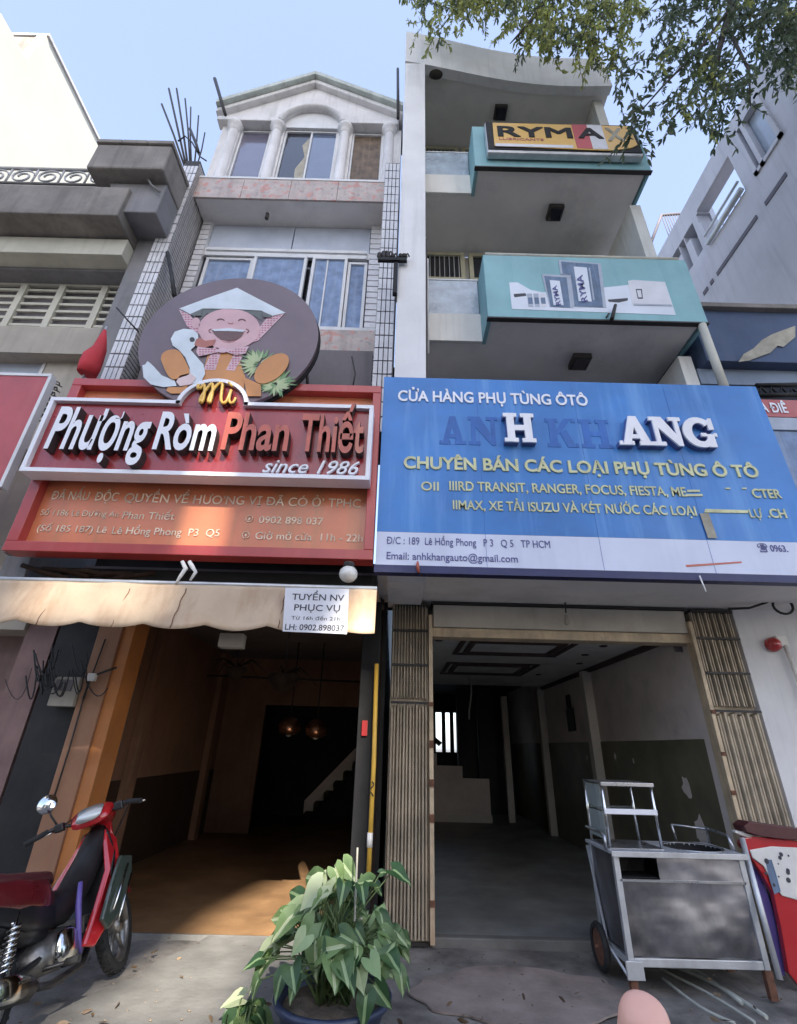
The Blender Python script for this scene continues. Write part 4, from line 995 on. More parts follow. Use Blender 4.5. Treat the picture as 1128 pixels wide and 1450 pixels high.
# ---------------------------------------------------------------- round logo board
YD = 4.07
DC = atY(325, 484, YD); 
ctr = Vector(((atY(198, 480, YD).x + atY(450, 480, YD).x) / 2, YD, (atY(335, 394, YD).z + atY(330, 578, YD).z) / 2))
RX = (atY(450, 480, YD).x - atY(198, 480, YD).x) / 2; RZ = (atY(335, 394, YD).z - atY(330, 578, YD).z) / 2
lg = thing('logo_board', 'round brown logo board of a laughing figure in a conical hat hugging a white goose', 'sign', tuple(ctr))
m = MB(); m.prism([(ctr.x + RX * math.cos(w), YD, ctr.z + RZ * math.sin(w)) for w in [2 * PI * i / 72 for i in range(72)]], (0, .048, 0)); m.build('disc', 'disc_brown', lg)
m = MB(); m.prism([(ctr.x + .02 + RX * math.cos(w), YD + .05, ctr.z - .02 + RZ * math.sin(w)) for w in [2 * PI * i / 72 for i in range(72)]], (0, .036, 0)); m.build('rim', 'black_metal', lg)
LV = [0]
def pr(nm, pts, mt, lv):
    return plate(nm, [(180 + x / 3.89, 380 + y / 3.89) for x, y in pts], YD - .0015 - lv * .003, .0025, mt, lg)
pr('scarf', [(285, 228), (345, 255), (395, 330), (395, 362), (330, 320)], 'disc_gingham', 1)
pr('scarf', [(868, 248), (780, 262), (725, 330), (660, 415), (720, 400)], 'disc_gingham', 1)
pr('hair', [(408, 222), (745, 232), (742, 290), (700, 262), (440, 250), (405, 285)], 'disc_hair', 1)
pr('face', ellpts(562, 335, 170, 112), 'disc_face', 2)
pr('ear', ellpts(378, 302, 24, 30), 'disc_face', 2)
pr('hat', [(288, 222), (440, 165), (605, 108), (720, 168), (872, 246), (760, 272), (742, 234), (560, 224), (415, 222), (372, 266)], 'disc_white', 3)
pr('hat_shadow', [(742, 236), (800, 262), (788, 272), (748, 268)], 'disc_hair', 4)
pr('hat_shadow', [(410, 225), (408, 262), (360, 262), (350, 252)], 'disc_hair', 4)
pr('mouth', [(466, 340), (520, 348), (590, 350), (648, 344), (630, 375), (600, 395), (560, 402), (515, 392), (485, 368)], 'disc_mouth', 4)
pr('teeth', [(466, 338), (555, 330), (650, 342), (640, 350), (555, 346), (480, 346)], 'disc_white', 5)
def arcline(nm, c, r, a0, a1, w, mt, lv):
    o = ellpts(c[0], c[1], r, r * .6, 0, 10, a0, a1); i_ = ellpts(c[0], c[1], r - w, (r - w) * .6, 0, 10, a0, a1)
    return pr(nm, o + i_[::-1], mt, lv)
arcline('eye', (515, 290), 22, 190, 350, 6, 'disc_mouth', 4); arcline('eye', (632, 292), 22, 190, 350, 6, 'disc_mouth', 4)
arcline('nose', (570, 296), 16, 10, 170, 4, 'disc_cheek', 4)
arcline('smile_line', (468, 345), 20, 110, 260, 4, 'disc_mouth', 4); arcline('smile_line', (652, 345), 20, -80, 70, 4, 'disc_mouth', 4)
arcline('chin', (560, 380), 50, 40, 140, 4, 'disc_cheek', 3)
pr('shirt', [(450, 450), (600, 450), (650, 600), (640, 690), (330, 700), (350, 600), (420, 570)], 'disc_orange', 1)
pr('collar', [(480, 430), (420, 560), (485, 560), (515, 470)], 'disc_gingham', 2); pr('collar', [(590, 470), (545, 560), (590, 565), (640, 480)], 'disc_gingham', 2)
pr('bow', [(505, 448), (388, 432), (380, 462), (395, 485), (505, 462)], 'disc_gingham', 6); pr('bow', [(545, 448), (670, 430), (650, 470), (600, 480), (548, 462)], 'disc_gingham', 6)
pr('knot', ellpts(525, 452, 26, 14), 'disc_gingham', 7)
# printed checks of the scarf
m = MB()
def chk(poly, lv):
    import itertools
    xs = [p[0] for p in poly]; ys = [p[1] for p in poly]
    def inside(x, y):
        r = False; j = len(poly) - 1
        for i in range(len(poly)):
            if (poly[i][1] > y) != (poly[j][1] > y) and x < (poly[j][0] - poly[i][0]) * (y - poly[i][1]) / (poly[j][1] - poly[i][1]) + poly[i][0]: r = not r
            j = i
        return r
    y = min(ys)
    while y < max(ys):
        x = min(xs)
        while x < max(xs):
            if inside(x, y) and inside(x + 9, y + 6):
                q = [(x, y), (x + 10, y), (x + 10, y + 5), (x, y + 5)]
                m.prism([atY(180 + a / 3.89, 380 + b / 3.89, YD - .0045 - lv * .003) for a, b in q], (0, -.001, 0))
            x += 16
        y += 13
chk([(285, 228), (345, 255), (395, 330), (395, 362), (330, 320)], 1); chk([(868, 248), (780, 262), (725, 330), (660, 415), (720, 400)], 1)
chk([(505, 448), (388, 432), (380, 462), (395, 485), (505, 462)], 6); chk([(545, 448), (670, 430), (650, 470), (600, 480), (548, 462)], 6)
chk([(480, 430), (420, 560), (485, 560), (515, 470)], 2); chk([(590, 470), (545, 560), (590, 565), (640, 480)], 2)
m.build('gingham_checks', 'disc_stripe', lg, kind='stuff')
pr('goose_tail', [(130, 525), (112, 512), (100, 530), (84, 535), (90, 600), (130, 640), (200, 655), (272, 648), (262, 620), (190, 590), (150, 545)], 'disc_white', 4)
pr('goose_neck', [(240, 390), (262, 350), (310, 334), (360, 338), (390, 362), (392, 400), (370, 432), (350, 450), (375, 480), (420, 530), (430, 580), (410, 620), (350, 640), (300, 620), (340, 590), (345, 550), (320, 490), (285, 450), (250, 425)], 'disc_white', 5)
pr('goose_beak', [(380, 392), (400, 382), (430, 400), (488, 392), (470, 425), (425, 438), (385, 432), (370, 420)], 'disc_beak', 6)
pr('goose_eye', ellpts(358, 393, 14, 13), 'disc_eye', 6)
pr('arm', smooth([(185, 500), (195, 470), (230, 450), (280, 452), (310, 490), (345, 575), (300, 600), (250, 612), (215, 575), (185, 500)]), 'disc_orange', 7)
pr('hand', [(290, 592), (348, 578), (380, 605), (350, 640), (290, 650), (270, 625)], 'disc_pink', 7)
pr('foot', [(225, 655), (300, 655), (335, 640), (320, 690), (240, 690), (215, 675)], 'disc_orange', 4)
random.seed(11)
for k, (cx, cy, r, mt_) in enumerate(((745, 515, 150, 'disc_green'), (720, 530, 125, 'disc_pale_green'), (830, 630, 125, 'disc_green'), (810, 640, 95, 'disc_pale_green'))):
    m = MB()
    for i in range(46):
        w = random.uniform(0, 2 * PI); rr = r * random.uniform(.6, 1.0); x, y = cx + rr * math.cos(w), cy + rr * .72 * math.sin(w); wd = random.uniform(5, 9)
        n_ = (-math.sin(w) * wd, math.cos(w) * wd)
        q = [(cx + .15 * r * math.cos(w) - n_[0] * .4, cy + .1 * r * math.sin(w) - n_[1] * .4), ((cx + x) / 2 - n_[0], (cy + y) / 2 - n_[1]), (x, y), ((cx + x) / 2 + n_[0], (cy + y) / 2 + n_[1])]
        m.prism([atY(180 + a / 3.89, 380 + b / 3.89, YD - .008 - k * .002 - i * .00004) for a, b in q], (0, -.0006, 0))
    m.build('leaf_bunch', mt_, lg, kind='stuff')
pr('arm', ellpts(795, 552, 112, 60, -38), 'disc_orange', 8)
pr('sleeve', [(640, 600), (735, 640), (738, 705), (660, 705), (650, 650)], 'disc_orange', 6)
m = MB(); 
for a, b in (((215, 470), (212, 585)), ((432, 462), (436, 560))):
    m.tube([atY(a[0], a[1], 4.32), atY(b[0], b[1], 4.3)], .02, 6)
m.build('support_rod', 'dark_iron', lg)

# ================================================================ BLUE CAR-PARTS SIGN
sB = thing('parts_shop_sign', 'large streaked blue and white signboard with several missing raised letters', 'sign', (2, 4.2, 4.2))
XB0, XB1 = -.205, 4.08; zt_, zm_, zb_ = 5.42, 3.47, 3.13
m = MB(); m.box(XB0, XB1, 4.2, 4.27, zm_, zt_); m.build('blue_panel', 'sign_blue', sB)
m = MB(); m.box(XB0, XB1, 4.2, 4.27, zb_ + .0, zm_ - .002); m.build('white_panel', 'sign_white', sB)
m = MB(); m.box(XB0 - .01, XB1 + .01, 4.195, 4.30, zb_ - .075, zb_ - .002); m.box(XB0, XB1, 4.271, 4.30, zb_, zt_ - .01); m.build('edge_trim', 'navy_edge', sB)
m = MB()
for x in (XB0 + 1.05, XB0 + 2.15, XB0 + 3.2): m.box(x, x + .003, 4.198, 4.1995, zb_, zt_)
m.build('panel_seam', 'sign_blue_ghost', sB)
YB = 4.199
text_px('CỬA HÀNG PHỤ TÙNG ÔTÔ', (563, 570), (832, 573), 14, YB, 'letter_white', bold=.022, parent=sB, depth=.012)
# slab-serif capitals of the shop name, each a letter on its own
def slab(ch):
    s = .13; T = .24
    R = lambda a, b, c, d: [(a, b), (c, b), (c, d), (a, d)]
    if ch == 'H': return [R(.1, 0, .1 + T, 1), R(.66, 0, .66 + T, 1), R(.1 + T, .40, .66, .58), R(0, 0, .1, s), R(.1 + T, 0, .44, s), R(0, 1 - s, .1, 1), R(.1 + T, 1 - s, .44, 1), R(.56, 0, .66, s), R(.66 + T, 0, 1, s), R(.56, 1 - s, .66, 1), R(.66 + T, 1 - s, 1, 1)]
    if ch == 'N': return [R(.1, 0, .24, 1), R(.76, 0, .9, 1), [(.24, 1), (.24, .62), (.76, 0), (.76, .38), (.4, 1)], R(0, 0, .1, s), R(.24, 0, .38, s), R(0, 1 - s, .1, 1), R(.62, 1 - s, .76, 1), R(.9, 1 - s, 1, 1)]
    if ch == 'A': return [[(.10, 0), (.32, 0), (.50, .62), (.5, 1), (.40, 1)], [(.5, 1), (.5, .62), (.66, 0), (.92, 0), (.62, 1)], R(.28, .22, .72, .36), R(0, 0, .10, s), R(.34, 0, .42, s), R(.58, 0, .66, s), R(.90, 0, 1, s)]
    if ch == 'K': return [R(.1, 0, .1 + T, 1), [(.34, .40), (.48, .52), (.86, 1), (.62, 1), (.34, .62)], [(.44, .50), (.66, .62), (.92, 0), (.64, 0)], R(0, 0, .1, s), R(.34, 0, .42, s), R(0, 1 - s, .1, 1), R(.34, 1 - s, .42, 1), R(.86, 1 - s, 1, 1), R(.92, 0, 1, s)]
    if ch == 'G':
        o = [(.5 + .5 * math.cos(math.radians(a)), .5 + .52 * math.sin(math.radians(a))) for a in range(40, 331, 15)]
        i_ = [(.52 + .24 * math.cos(math.radians(a)), .5 + .32 * math.sin(math.radians(a))) for a in range(40, 331, 15)]
        return [[o[k], o[k + 1], i_[k + 1], i_[k]] for k in range(len(o) - 1)] + [R(.70, .0, .92, .44), R(.54, .36, .70, .48), R(.92, .36, 1.02, .48), [(.82, .60), (.98, .60), (.98, 1), (.88, 1), (.80, .86)]]
for ch, xa, xb, on in (('A', 622, 660, 0), ('N', 664, 707, 0), ('H', 713, 757, 1), ('K', 776, 820, 0), ('H', 824, 868, 0), ('A', 873, 922, 1), ('N', 921, 966, 1), ('G', 966, 1012, 1)):
    A_ = atY(xa, 634, YB); B_ = atY(xb, 634, YB); zb2 = atY(818, 634, YB).z; zt2 = atY(818, 594, YB).z
    m = MB(); m2 = MB()
    for k, poly in enumerate(slab(ch)):
        P_ = [(A_.x + (B_.x - A_.x) * u, zb2 + (zt2 - zb2) * w) for u, w in poly]
        e_ = .0003 * k
        if on: m.prism([(x, 4.115 + e_, z) for x, z in P_], (0, .02, 0)); m2.prism([(x, 4.1362 + e_, z) for x, z in P_], (0, .062, 0))
        else: m.prism([(x, 4.1990 - e_, z) for x, z in P_], (0, -.003, 0))
    m.build('letter' if on else 'letter_trace', 'letter_white' if on else 'sign_blue_ghost', sB)
    if on: m2.build('letter_return', 'letter_side', sB)
text_px('CHUYÊN BÁN CÁC LOẠI PHỤ TÙNG Ô TÔ', (571, 666), (1074, 674), 16, YB, 'letter_yellow', bold=.026, parent=sB, depth=.014)
text_px('OII', (596, 695), (621, 695), 12, YB, 'letter_yellow', bold=.012, parent=sB, depth=.01)
text_px('IIIRD TRANSIT, RANGER, FOCUS, FIESTA, ME', (636, 696), (972, 702), 12.5, YB, 'letter_yellow', bold=.014, parent=sB, depth=.01)
text_px('CTER', (1066, 705), (1107, 706), 12, YB, 'letter_yellow', bold=.02, parent=sB, depth=.01)
text_px('IIMAX, XE TẢI ISUZU VÀ KÉT NƯỚC CÁC LOẠI', (641, 722), (986, 730), 12.5, YB, 'letter_yellow', bold=.014, parent=sB, depth=.01)
text_px('LỰ', (1062, 733), (1080, 734), 11, YB, 'letter_yellow', bold=.01, parent=sB, depth=.01)
text_px('.CH', (1087, 733), (1114, 734), 12, YB, 'letter_yellow', bold=.018, parent=sB, depth=.01)
text_px('Đ/C : 189  Lê Hồng Phong   P 3   Q 5   TP HCM', (547, 770), (779, 776), 10, YB, 'print_navy', bold=0, parent=sB, depth=.004)
text_px('Email: anhkhangauto@gmail.com', (547, 792), (733, 796), 10, YB, 'print_navy', bold=.004, parent=sB, depth=.004)
text_px('☎ 0963.', (1074, 780), (1116, 782), 9, YB, 'print_navy', bold=.008, parent=sB, depth=.004)
for q in ([(972, 694), (990, 694), (990, 697), (972, 697)], [(970, 700), (994, 700), (994, 703), (970, 703)], [(998, 721), (1058, 723), (1058, 727), (996, 726)], [(1026, 691), (1033, 691), (1033, 693), (1026, 693)], [(1050, 691), (1056, 691), (1056, 693), (1050, 693)]):
    plate('letter_fragment', q, YB, .008, 'letter_yellow', sB)
plate('peeled_strip', [(990, 727), (1003, 727), (1015, 762), (1002, 762)], YB - .01, .003, 'peeled_plaster', sB)
plate('scratch', [(970, 800), (1049, 795), (1050, 797), (972, 803)], YB, .003, 'letter_red', sB)
m = MB(); p = atY(591, 802, 4.18); m.tube([p + Vector((0, 0, .05)), p, p + Vector((.01, 0, -.06))], [.008, .02, .012], 6); m.build('hook', 'letter_red', sB)
m = MB(); m.tube([atY(990, 815, 4.17), atY(996, 830, 4.17), atY(999, 838, 4.17)], .007, 5); m.build('loose_wire', 'white_plastic', sB)

# ================================================================ YELLOW LIGHT BOX ON THE UPPER BALCONY
YL = 4.25
lb = thing('light_box_sign', 'yellow oil-brand light box with peeling corner on the upper teal balcony', 'sign', (2.4, YL, 11))
a = atY(686, 175, YL); b = atY(903, 180, YL); c = atY(903, 215, YL); d = atY(686, 214, YL)
bx0, bx1, bz0, bz1 = a.x, (b.x + c.x) / 2, atY(795, 218, YL).z, atY(795, 176, YL).z
m = MB(); m.box(bx0, bx1, YL, 4.36, bz0, bz1); m.build('box', 'steel_frame', lb, .02)
m = MB(); m.box(bx0 + .012, bx1 - .012, YL - .012, YL - .002, bz0 + .07, bz1 - .02); m.build('black_back', 'black_metal', lb)
def rect(nm, xa, xb, za, zb, y, t, mt_, par): m = MB(); m.box(xa, xb, y - t, y, za, zb); return m.build(nm, mt_, par)
L_ = bx1 - bx0; Hh = bz1 - bz0
fx = lambda u: bx0 + L_ * u
m = MB(); m.prism([(fx(.045), YL - .014, bz0 + .15 * Hh), (fx(.60), YL - .014, bz0 + .10 * Hh), (fx(.80), YL - .014, bz0 + .09 * Hh), (fx(.93), YL - .014, bz0 + .2 * Hh), (fx(.975), YL - .014, bz0 + .3 * Hh), (fx(.965), YL - .014, bz0 + .93 * Hh), (fx(.05), YL - .014, bz0 + .93 * Hh)], (0, -.012, 0)); m.build('yellow_panel', 'box_yellow', lb, .01)
rect('red_block', fx(.575), fx(.675), bz0 + .13 * Hh, bz0 + .93 * Hh, YL - .027, .003, 'box_red', lb)
rect('white_block', fx(.677), fx(.775), bz0 + .12 * Hh, bz0 + .93 * Hh, YL - .027, .003, 'paper', lb)
rect('white_strip', fx(.05), fx(.55), bz0 + .13 * Hh, bz0 + .22 * Hh, YL - .027, .003, 'paper', lb)
kw = dict(parent=lb, fat=.02, depth=.006)
text('RYM', fx(.075), fx(.565), bz0 + .46 * Hh, .33 * Hh, YL - .027, 'black_metal', parent=lb, fat=.022, depth=.006)
text('A', fx(.60), fx(.765), bz0 + .46 * Hh, .33 * Hh, YL - .031, 'black_metal', **kw)
text('X', fx(.79), fx(.90), bz0 + .40 * Hh, .42 * Hh, YL - .027, 'peeled_plaster', **kw)
text('LUBRICANTS', fx(.08), fx(.37), bz0 + .34 * Hh, .07 * Hh, YL - .027, 'disc_beak', parent=lb, bold=.02)

# ================================================================ OIL ADVERT STUCK ON THE LOWER TEAL BALCONY
bn = thing('advert_decal', 'faded advert decal of oil cans and white tubs on the lower teal balcony', 'decal', (2.4, 4.375, 7.2))
def q6(nm, pts, mt_, lv): return plate(nm, [(680 + x / 3.525, 340 + y / 3.525) for x, y in pts], 4.3785 - lv * .003, .0025, mt_, bn)
q6('backing', [(143, 212), (185, 212), (250, 250), (310, 262), (610, 238), (735, 225), (760, 202), (920, 210), (975, 375), (157, 345)], 'banner_white', 0)
q6('oil_can', [(305, 170), (440, 178), (462, 340), (345, 335)], 'banner_grey', 1); q6('oil_can', [(318, 180), (430, 188), (448, 338), (350, 332)], 'banner_blue', 2)
q6('oil_can', [(388, 100), (600, 118), (628, 338), (462, 335), (440, 180), (400, 170)], 'banner_grey', 1); q6('oil_can', [(402, 108), (585, 122), (612, 336), (470, 330), (450, 176), (410, 168)], 'banner_blue', 2)
q6('can_label', [(345, 200), (395, 205), (415, 325), (365, 325)], 'banner_white', 3); q6('can_label', [(465, 133), (530, 138), (555, 308), (490, 305)], 'banner_white', 3)
q6('can_stripe', [(540, 140), (546, 140), (570, 300), (562, 300)], 'banner_grey', 3)
q6('tub', [(735, 205), (760, 200), (920, 210), (955, 330), (760, 325)], 'paper', 1); q6('tub_label', [(775, 245), (805, 245), (810, 293), (785, 293)], 'ink', 2); q6('tub_label', [(780, 251), (800, 251), (805, 287), (788, 287)], 'paper', 3)
q6('tub_edge', [(765, 318), (952, 322), (954, 330), (766, 326)], 'banner_grey', 2)
q6('dark_mark', [(635, 298), (735, 290), (735, 302), (690, 312), (640, 308)], 'ink', 1); q6('dark_mark', [(165, 270), (225, 266), (230, 278), (170, 286)], 'ink', 1)
for i in range(3): q6('small_bottle', [(232 + i * 32, 268), (256 + i * 32, 268), (264 + i * 32, 335), (240 + i * 32, 333)], 'banner_grey' if i < 2 else 'paper', 1); q6('bottle_label', [(236 + i * 32, 288), (258 + i * 32, 288), (262 + i * 32, 318), (240 + i * 32, 318)], 'banner_blue', 2)
# sideways brand words on the cans
def vtext(s, x0, y0, x1, y1, w, par):
    vs, fs = glyph(s, .02); mn = min(v.x for v in vs); mx = max(v.x for v in vs); cp = CAP
    m = MB(); P0 = Vector((x0, y0)); P1 = Vector((x1, y1)); dr = P1 - P0; pn = Vector((-dr.y, dr.x)).normalized() * -1
    vv = []
    for v in vs:
        t = (v.x - mn) / (mx - mn); q = P0 + dr * t + pn * ((v.y / cp) * w) 
        p = atY(680 + q.x / 3.525, 340 + q.y / 3.525, 4.361); vv.append(p)
    m.add(vv, fs); return m.build('lettering', 'print_navy', par)
vtext('RYMA', 402, 322, 380, 225, 24, bn); vtext('RYMA', 535, 305, 508, 172, 30, bn)
m = MB(); m.tube([atY(866, 452, 4.33), atY(871, 432, 4.32)], [.028, .022], 6); m.tube([atY(858, 450, 4.34), atY(862, 444, 4.34)], .012, 5); tag(m.build('bracket_stub', 'dark_iron'), 'small black bracket stub at the bottom edge of the lower teal balcony', 'bracket')

# ================================================================ AWNING AND NOTICE
aw = thing('awning', 'stained tan canvas awning valance with dark seams below the red sign', 'awning', (-2, 4.1, 2.7))
m = MB(); nx, nz = 110, 10; vs = []
ax0, ax1 = -3.62, -.175
for j in range(nz + 1):
    for i in range(nx + 1):
        t = i / nx; x = ax0 + (ax1 - ax0) * t; h = j / nz
        zb_a = 2.49 - .045 * abs(math.sin(PI * (t * 6.5 + .2))) ** .8; z = 2.87 + (zb_a - 2.87) * h
        y = 4.12 - .10 * h + .018 * math.sin(x * 9 + 2 * h) * h + .012 * noise.noise(Vector((x * 3, h * 2, 1)))
        vs.append((x, y, z))
m.add(vs, [(j * (nx + 1) + i, j * (nx + 1) + i + 1, (j + 1) * (nx + 1) + i + 1, (j + 1) * (nx + 1) + i) for j in range(nz) for i in range(nx)], True)
o = m.build('valance', 'awning_canvas', aw); sd = o.modifiers.new('thick', 'SOLIDIFY'); sd.thickness = .006
m = MB(); m.add([(ax0, 4.12, 2.872), (ax1, 4.12, 2.872), (ax1, 5.3, 3.08), (ax0, 5.3, 3.08)], [(0, 1, 2, 3)]); o = m.build('canopy', 'awning_canvas', aw); sd = o.modifiers.new('thick', 'SOLIDIFY'); sd.thickness = .006
m = MB(); m.tube([(ax0, 4.13, 2.875), (ax1, 4.13, 2.875)], .02, 8); m.build('front_bar', 'steel_frame', aw)
m = MB()
for px, dx in ((80, -6), (182, -4), (262, -5), (405, -2)):
    A_ = atY(px, 832, 4.08); n_ = 9; pts = [(A_.x + dx * .004 * k / n_ + .006 * math.sin(k * 1.7), 4.118 - .0108 * k - .012, A_.z - .37 * k / n_) for k in range(n_ + 1)]
    m.tube(pts, [.004 + .006 * abs(noise.noise(Vector((px, k, 0)))) for k in range(n_ + 1)], 5)
m.build('seam', 'rust', aw)
m = MB()
for x in (-3.3, -2.2, -1.1): m.tube([(x, 4.2, 2.86), (x, 5.4, 3.05)], .015, 6)
m.build('arm', 'dark_iron', aw)
YN = 3.985
no = thing('paper_notice', 'white staff-wanted notice in grey capitals pinned to the tan awning', 'notice', atY(447, 866, YN))
plate('sheet', [(404, 832), (494, 834), (491, 898), (400, 894)], YN, .004, 'paper', no)
for s_, p0, p1, c_ in (('TUYỂN NV', (413, 849), (487, 851), 8.5), ('PHỤC VỤ', (416, 864), (481, 866), 8.5), ('Từ 16h đến 21h', (412, 877), (481, 879), 5), ('LH: 0902.898037', (403, 891), (487, 894), 8)):
    text_px(s_, p0, p1, c_, YN - .005, 'ink', bold=.012 if c_ > 6 else 0, parent=no, depth=.001)
# clutter between the red sign and the awning
m = MB(); m.box(-3.64, -.2, 4.5, 4.6, 2.92, 3.12); tag(m.build('support_beam', 'black_metal'), 'black steel beam between the red sign and the tan awning', 'beam')
m = MB()
for k in range(5):
    x = -3.6 + k * .2; m.tube([(x, 4.35, 3.08 - .03 * k), (x + .25, 4.3, 3.0 + .03 * math.sin(k)), (x + .5, 4.32, 2.95 + .02 * k)], .025, 6)
tag(m.build('tarp_roll', 'dark_wicker'), 'dark crumpled bundle tucked under the left end of the red sign', 'bundle')
m = MB(); m.tube(smooth([tuple(atY(256, 795, 4.12)), tuple(atY(262, 806, 4.1)), tuple(atY(252, 818, 4.1)), tuple(atY(248, 828, 4.1))]), [.014], 5) if False else None
for pl_ in ([(258, 795), (263, 805), (256, 815), (249, 826)], [(268, 795), (272, 802), (277, 810), (269, 822)]):
    m.tube([atY(a, b, 4.1) for a, b in pl_], [.018, .022, .016, .010], 6)
tag(m.build('cloth_tie', 'white_plastic'), 'pair of white cloth strips tied under the middle of the red sign', 'cloth strip')
lp = thing('round_lamp', 'round white globe lamp below the right end of the red sign', 'lamp', atY(493, 813, 4.15))
p = atY(493, 813, 4.15); m = MB(); m.ell(p, (.085, .085, .078), 20, 12); m.build('globe', 'bulb_glass', lp)
m = MB(); m.lathe([(.05, .11), (.055, .07), (.04, .06)], p, n=14); m.build('cap', 'dark_iron', lp)
m = MB(); bxY(m, 309, 896, 343, 916, 4.35, .12); tag(m.build('small_box', 'beige_wall', bevel=.01), 'small pale grey box hanging just under the awning edge', 'box')
# electricity bracket on the white pier
eb = thing('cable_bracket', 'black cross-arm with old insulators on the white pier beside the tiled column', 'bracket', atY(560, 370, 4.35))
m = MB(); a, b = atY(535, 366, 4.33), atY(576, 369, 4.33); m.box(a.x, b.x, 4.31, 4.36, a.z - .05, a.z + .01); m.build('cross_arm', 'black_metal', eb)
a, b = atY(561, 368, 4.34), atY(561, 415, 4.34); m = MB(); m.box(a.x - .035, a.x + .025, 4.33, 4.395, b.z, a.z); m.build('upright', 'black_metal', eb)
for px, h in ((537, 9), (543, 13), (549, 12), (556, 6), (567, 6), (573, 6)):
    p = atY(px, 365, 4.33); m = MB(); k_ = h * .008; m.lathe([(.02, 0), (.04, k_ * .4), (.02, k_ * .6), (.035, k_), (.001, k_ + .02)], p, n=8); m.tube([p + Vector((0, 0, k_)), p + Vector((.04, .0, k_ + .04)), p + Vector((.06, 0, k_ - .02))], .012, 5); m.build('insulator', 'dark_iron', eb)
# furled red flag
fl = thing('red_flag', 'furled red flag on a short pole beside the tiled edge column', 'flag', atY(130, 520, 4.5))
m = MB(); pth = [(149, 468), (145, 482), (140, 495), (133, 508), (127, 520), (122, 530)]; m.tube([atY(a, b, 4.5) for a, b in pth], [.02, .05, .09, .12, .12, .10], 10)
m.v = [tuple(Vector(v_) + Vector((.03 * noise.noise(Vector(v_) * 9), .03 * noise.noise(Vector(v_) * 8 + Vector((3, 0, 0))), 0))) for v_ in m.v]; m.build('cloth', 'flag_red', fl)
m = MB(); m.tube([atY(151, 463, 4.52), atY(115, 540, 4.52)], .014, 6); m.build('pole', 'steel_frame', fl)
m = MB(); m.tube([atY(165, 436, 4.7), atY(180, 453, 4.72), atY(196, 470, 4.78)], .012, 5); tag(m.build('loose_cable', 'cable'), 'thin dark cable crossing the front of the left tiled column', 'cable')
m = MB(); m.tube([atY(237, 358, 4.8), atY(243, 390, 4.8), atY(247, 420, 4.8)], [.03, .028, .035], 6); tag(m.build('cable_tail', 'cable'), 'thick black cable end hanging beside the left tiled column above the round board', 'cable')
m = MB(); m.tube([atY(498, 505, 4.6), atY(503, 530, 4.6), atY(500, 545, 4.6)], .01, 5); tag(m.build('thin_stake', 'dark_iron'), 'thin dark stake behind the right end of the red sign', 'stake')
# red sign of the next shop at the left edge
nl = thing('shop_sign', 'plain red signboard with white edging, cut by the left edge of the view', 'sign', (-5, 4.3, 4.5))
c1 = atY(74, 531, 4.3); c2 = atY(15, 682, 4.3)
xr_ = (c1.x + c2.x) / 2
xr_ = c1.x - .0
m = MB(); m.box(-7.6, c1.x - .03, 4.3, 4.36, 3.9, c1.z - .03); m.build('panel', 'sign_red', nl)
m = MB(); m.box(-7.6, c1.x, 4.29, 4.38, c1.z - .028, c1.z + .01); m.box(c1.x - .028, c1.x + .01, 4.29, 4.38, 3.9, c1.z - .03); m.build('white_edge', 'window_white', nl)
m = MB(); m.box(c1.x + .03, -3.80, 4.6, 4.7, 3.3, 5.2); tag(m.build('dark_panel', 'dark_band'), 'dark panel in the gap between the two red signboards', 'panel')
sc = MB()
for k in range(7):
    p = atY(78, 545, 4.4) + Vector((-.0, 0, -k * .08)); sc.tube([p + Vector((.05 * math.cos(w), 0, .05 * math.sin(w))) for w in [i * .7 for i in range(9)]], .008, 5); sc.tube([p + Vector((-.07, 0, .05)), p + Vector((.09, 0, -.03))], .008, 5)
tag(sc.build('scroll_ironwork', 'dark_iron'), 'small black scrolled ironwork between the two red signboards', 'ironwork')
# yellow pole and thin marker
yp = thing('yellow_pole', 'yellow striped thin pole leaning beside the black post between the shops', 'pole', atY(521, 1240, 5.2))
A_ = atY(533, 940, 5.2); B_ = atY(521, 1250, 5.2)
m = MB(); m.tube([A_, (A_ + B_) / 2 + Vector((.01, 0, 0)), B_], .022, 8); m.build('pole', 'yellow_paint', yp)
q_ = A_.lerp(B_, .80); m = MB(); m.tube([q_, q_ + (B_ - A_) * .06], .026, 8); m.build('white_band', 'white_plastic', yp)
m = MB(); m.tube([A_.lerp(B_, .58) + Vector((.02 * math.sin(i * 1.3), -.03, -.02 * i)) for i in range(7)], .006, 5); m.build('wire', 'cable', yp)
m = MB(); bxY(m, 512, 1020, 520, 1042, 5.25, .03); tag(m.build('door_latch', 'alarm_red', bevel=.004), 'small red and white latch on the black post between the shops', 'latch')
# hanging things in the noodle shop
random.seed(5)
def basket(px, py, r, label):
    p = atY(px, py, 5.9); t = thing('hanging_basket', label, 'hanging basket', p, 'hanging baskets inside the noodle shop')
    m = MB(); m.lathe([(.001, -r * 1.1), (r * .55, -r * .9), (r, -r * .2), (r * .92, .0)], p, n=14); m.build('basket', 'dark_wicker', t)
    m = MB()
    for k in range(12):
        w = random.uniform(0, 2 * PI); d = Vector((math.cos(w), math.sin(w), 0)); L = random.uniform(.2, .42)
        m.tube([p, p + d * L * .5 + Vector((0, 0, .08)), p + d * L + Vector((0, 0, random.uniform(-.12, .06)))], [.008, .006, .002], 4)
    m.build('dry_stem', 'dark_wicker', t)
    m = MB(); m.tube([p, (p.x, p.y, 3.3)], .006, 4); m.build('cord', 'cable', t)
basket(335, 945, .13, 'dry hanging basket left of centre under the noodle shop beam')
basket(402, 955, .19, 'larger dry hanging basket, nearer the middle of the noodle shop opening')
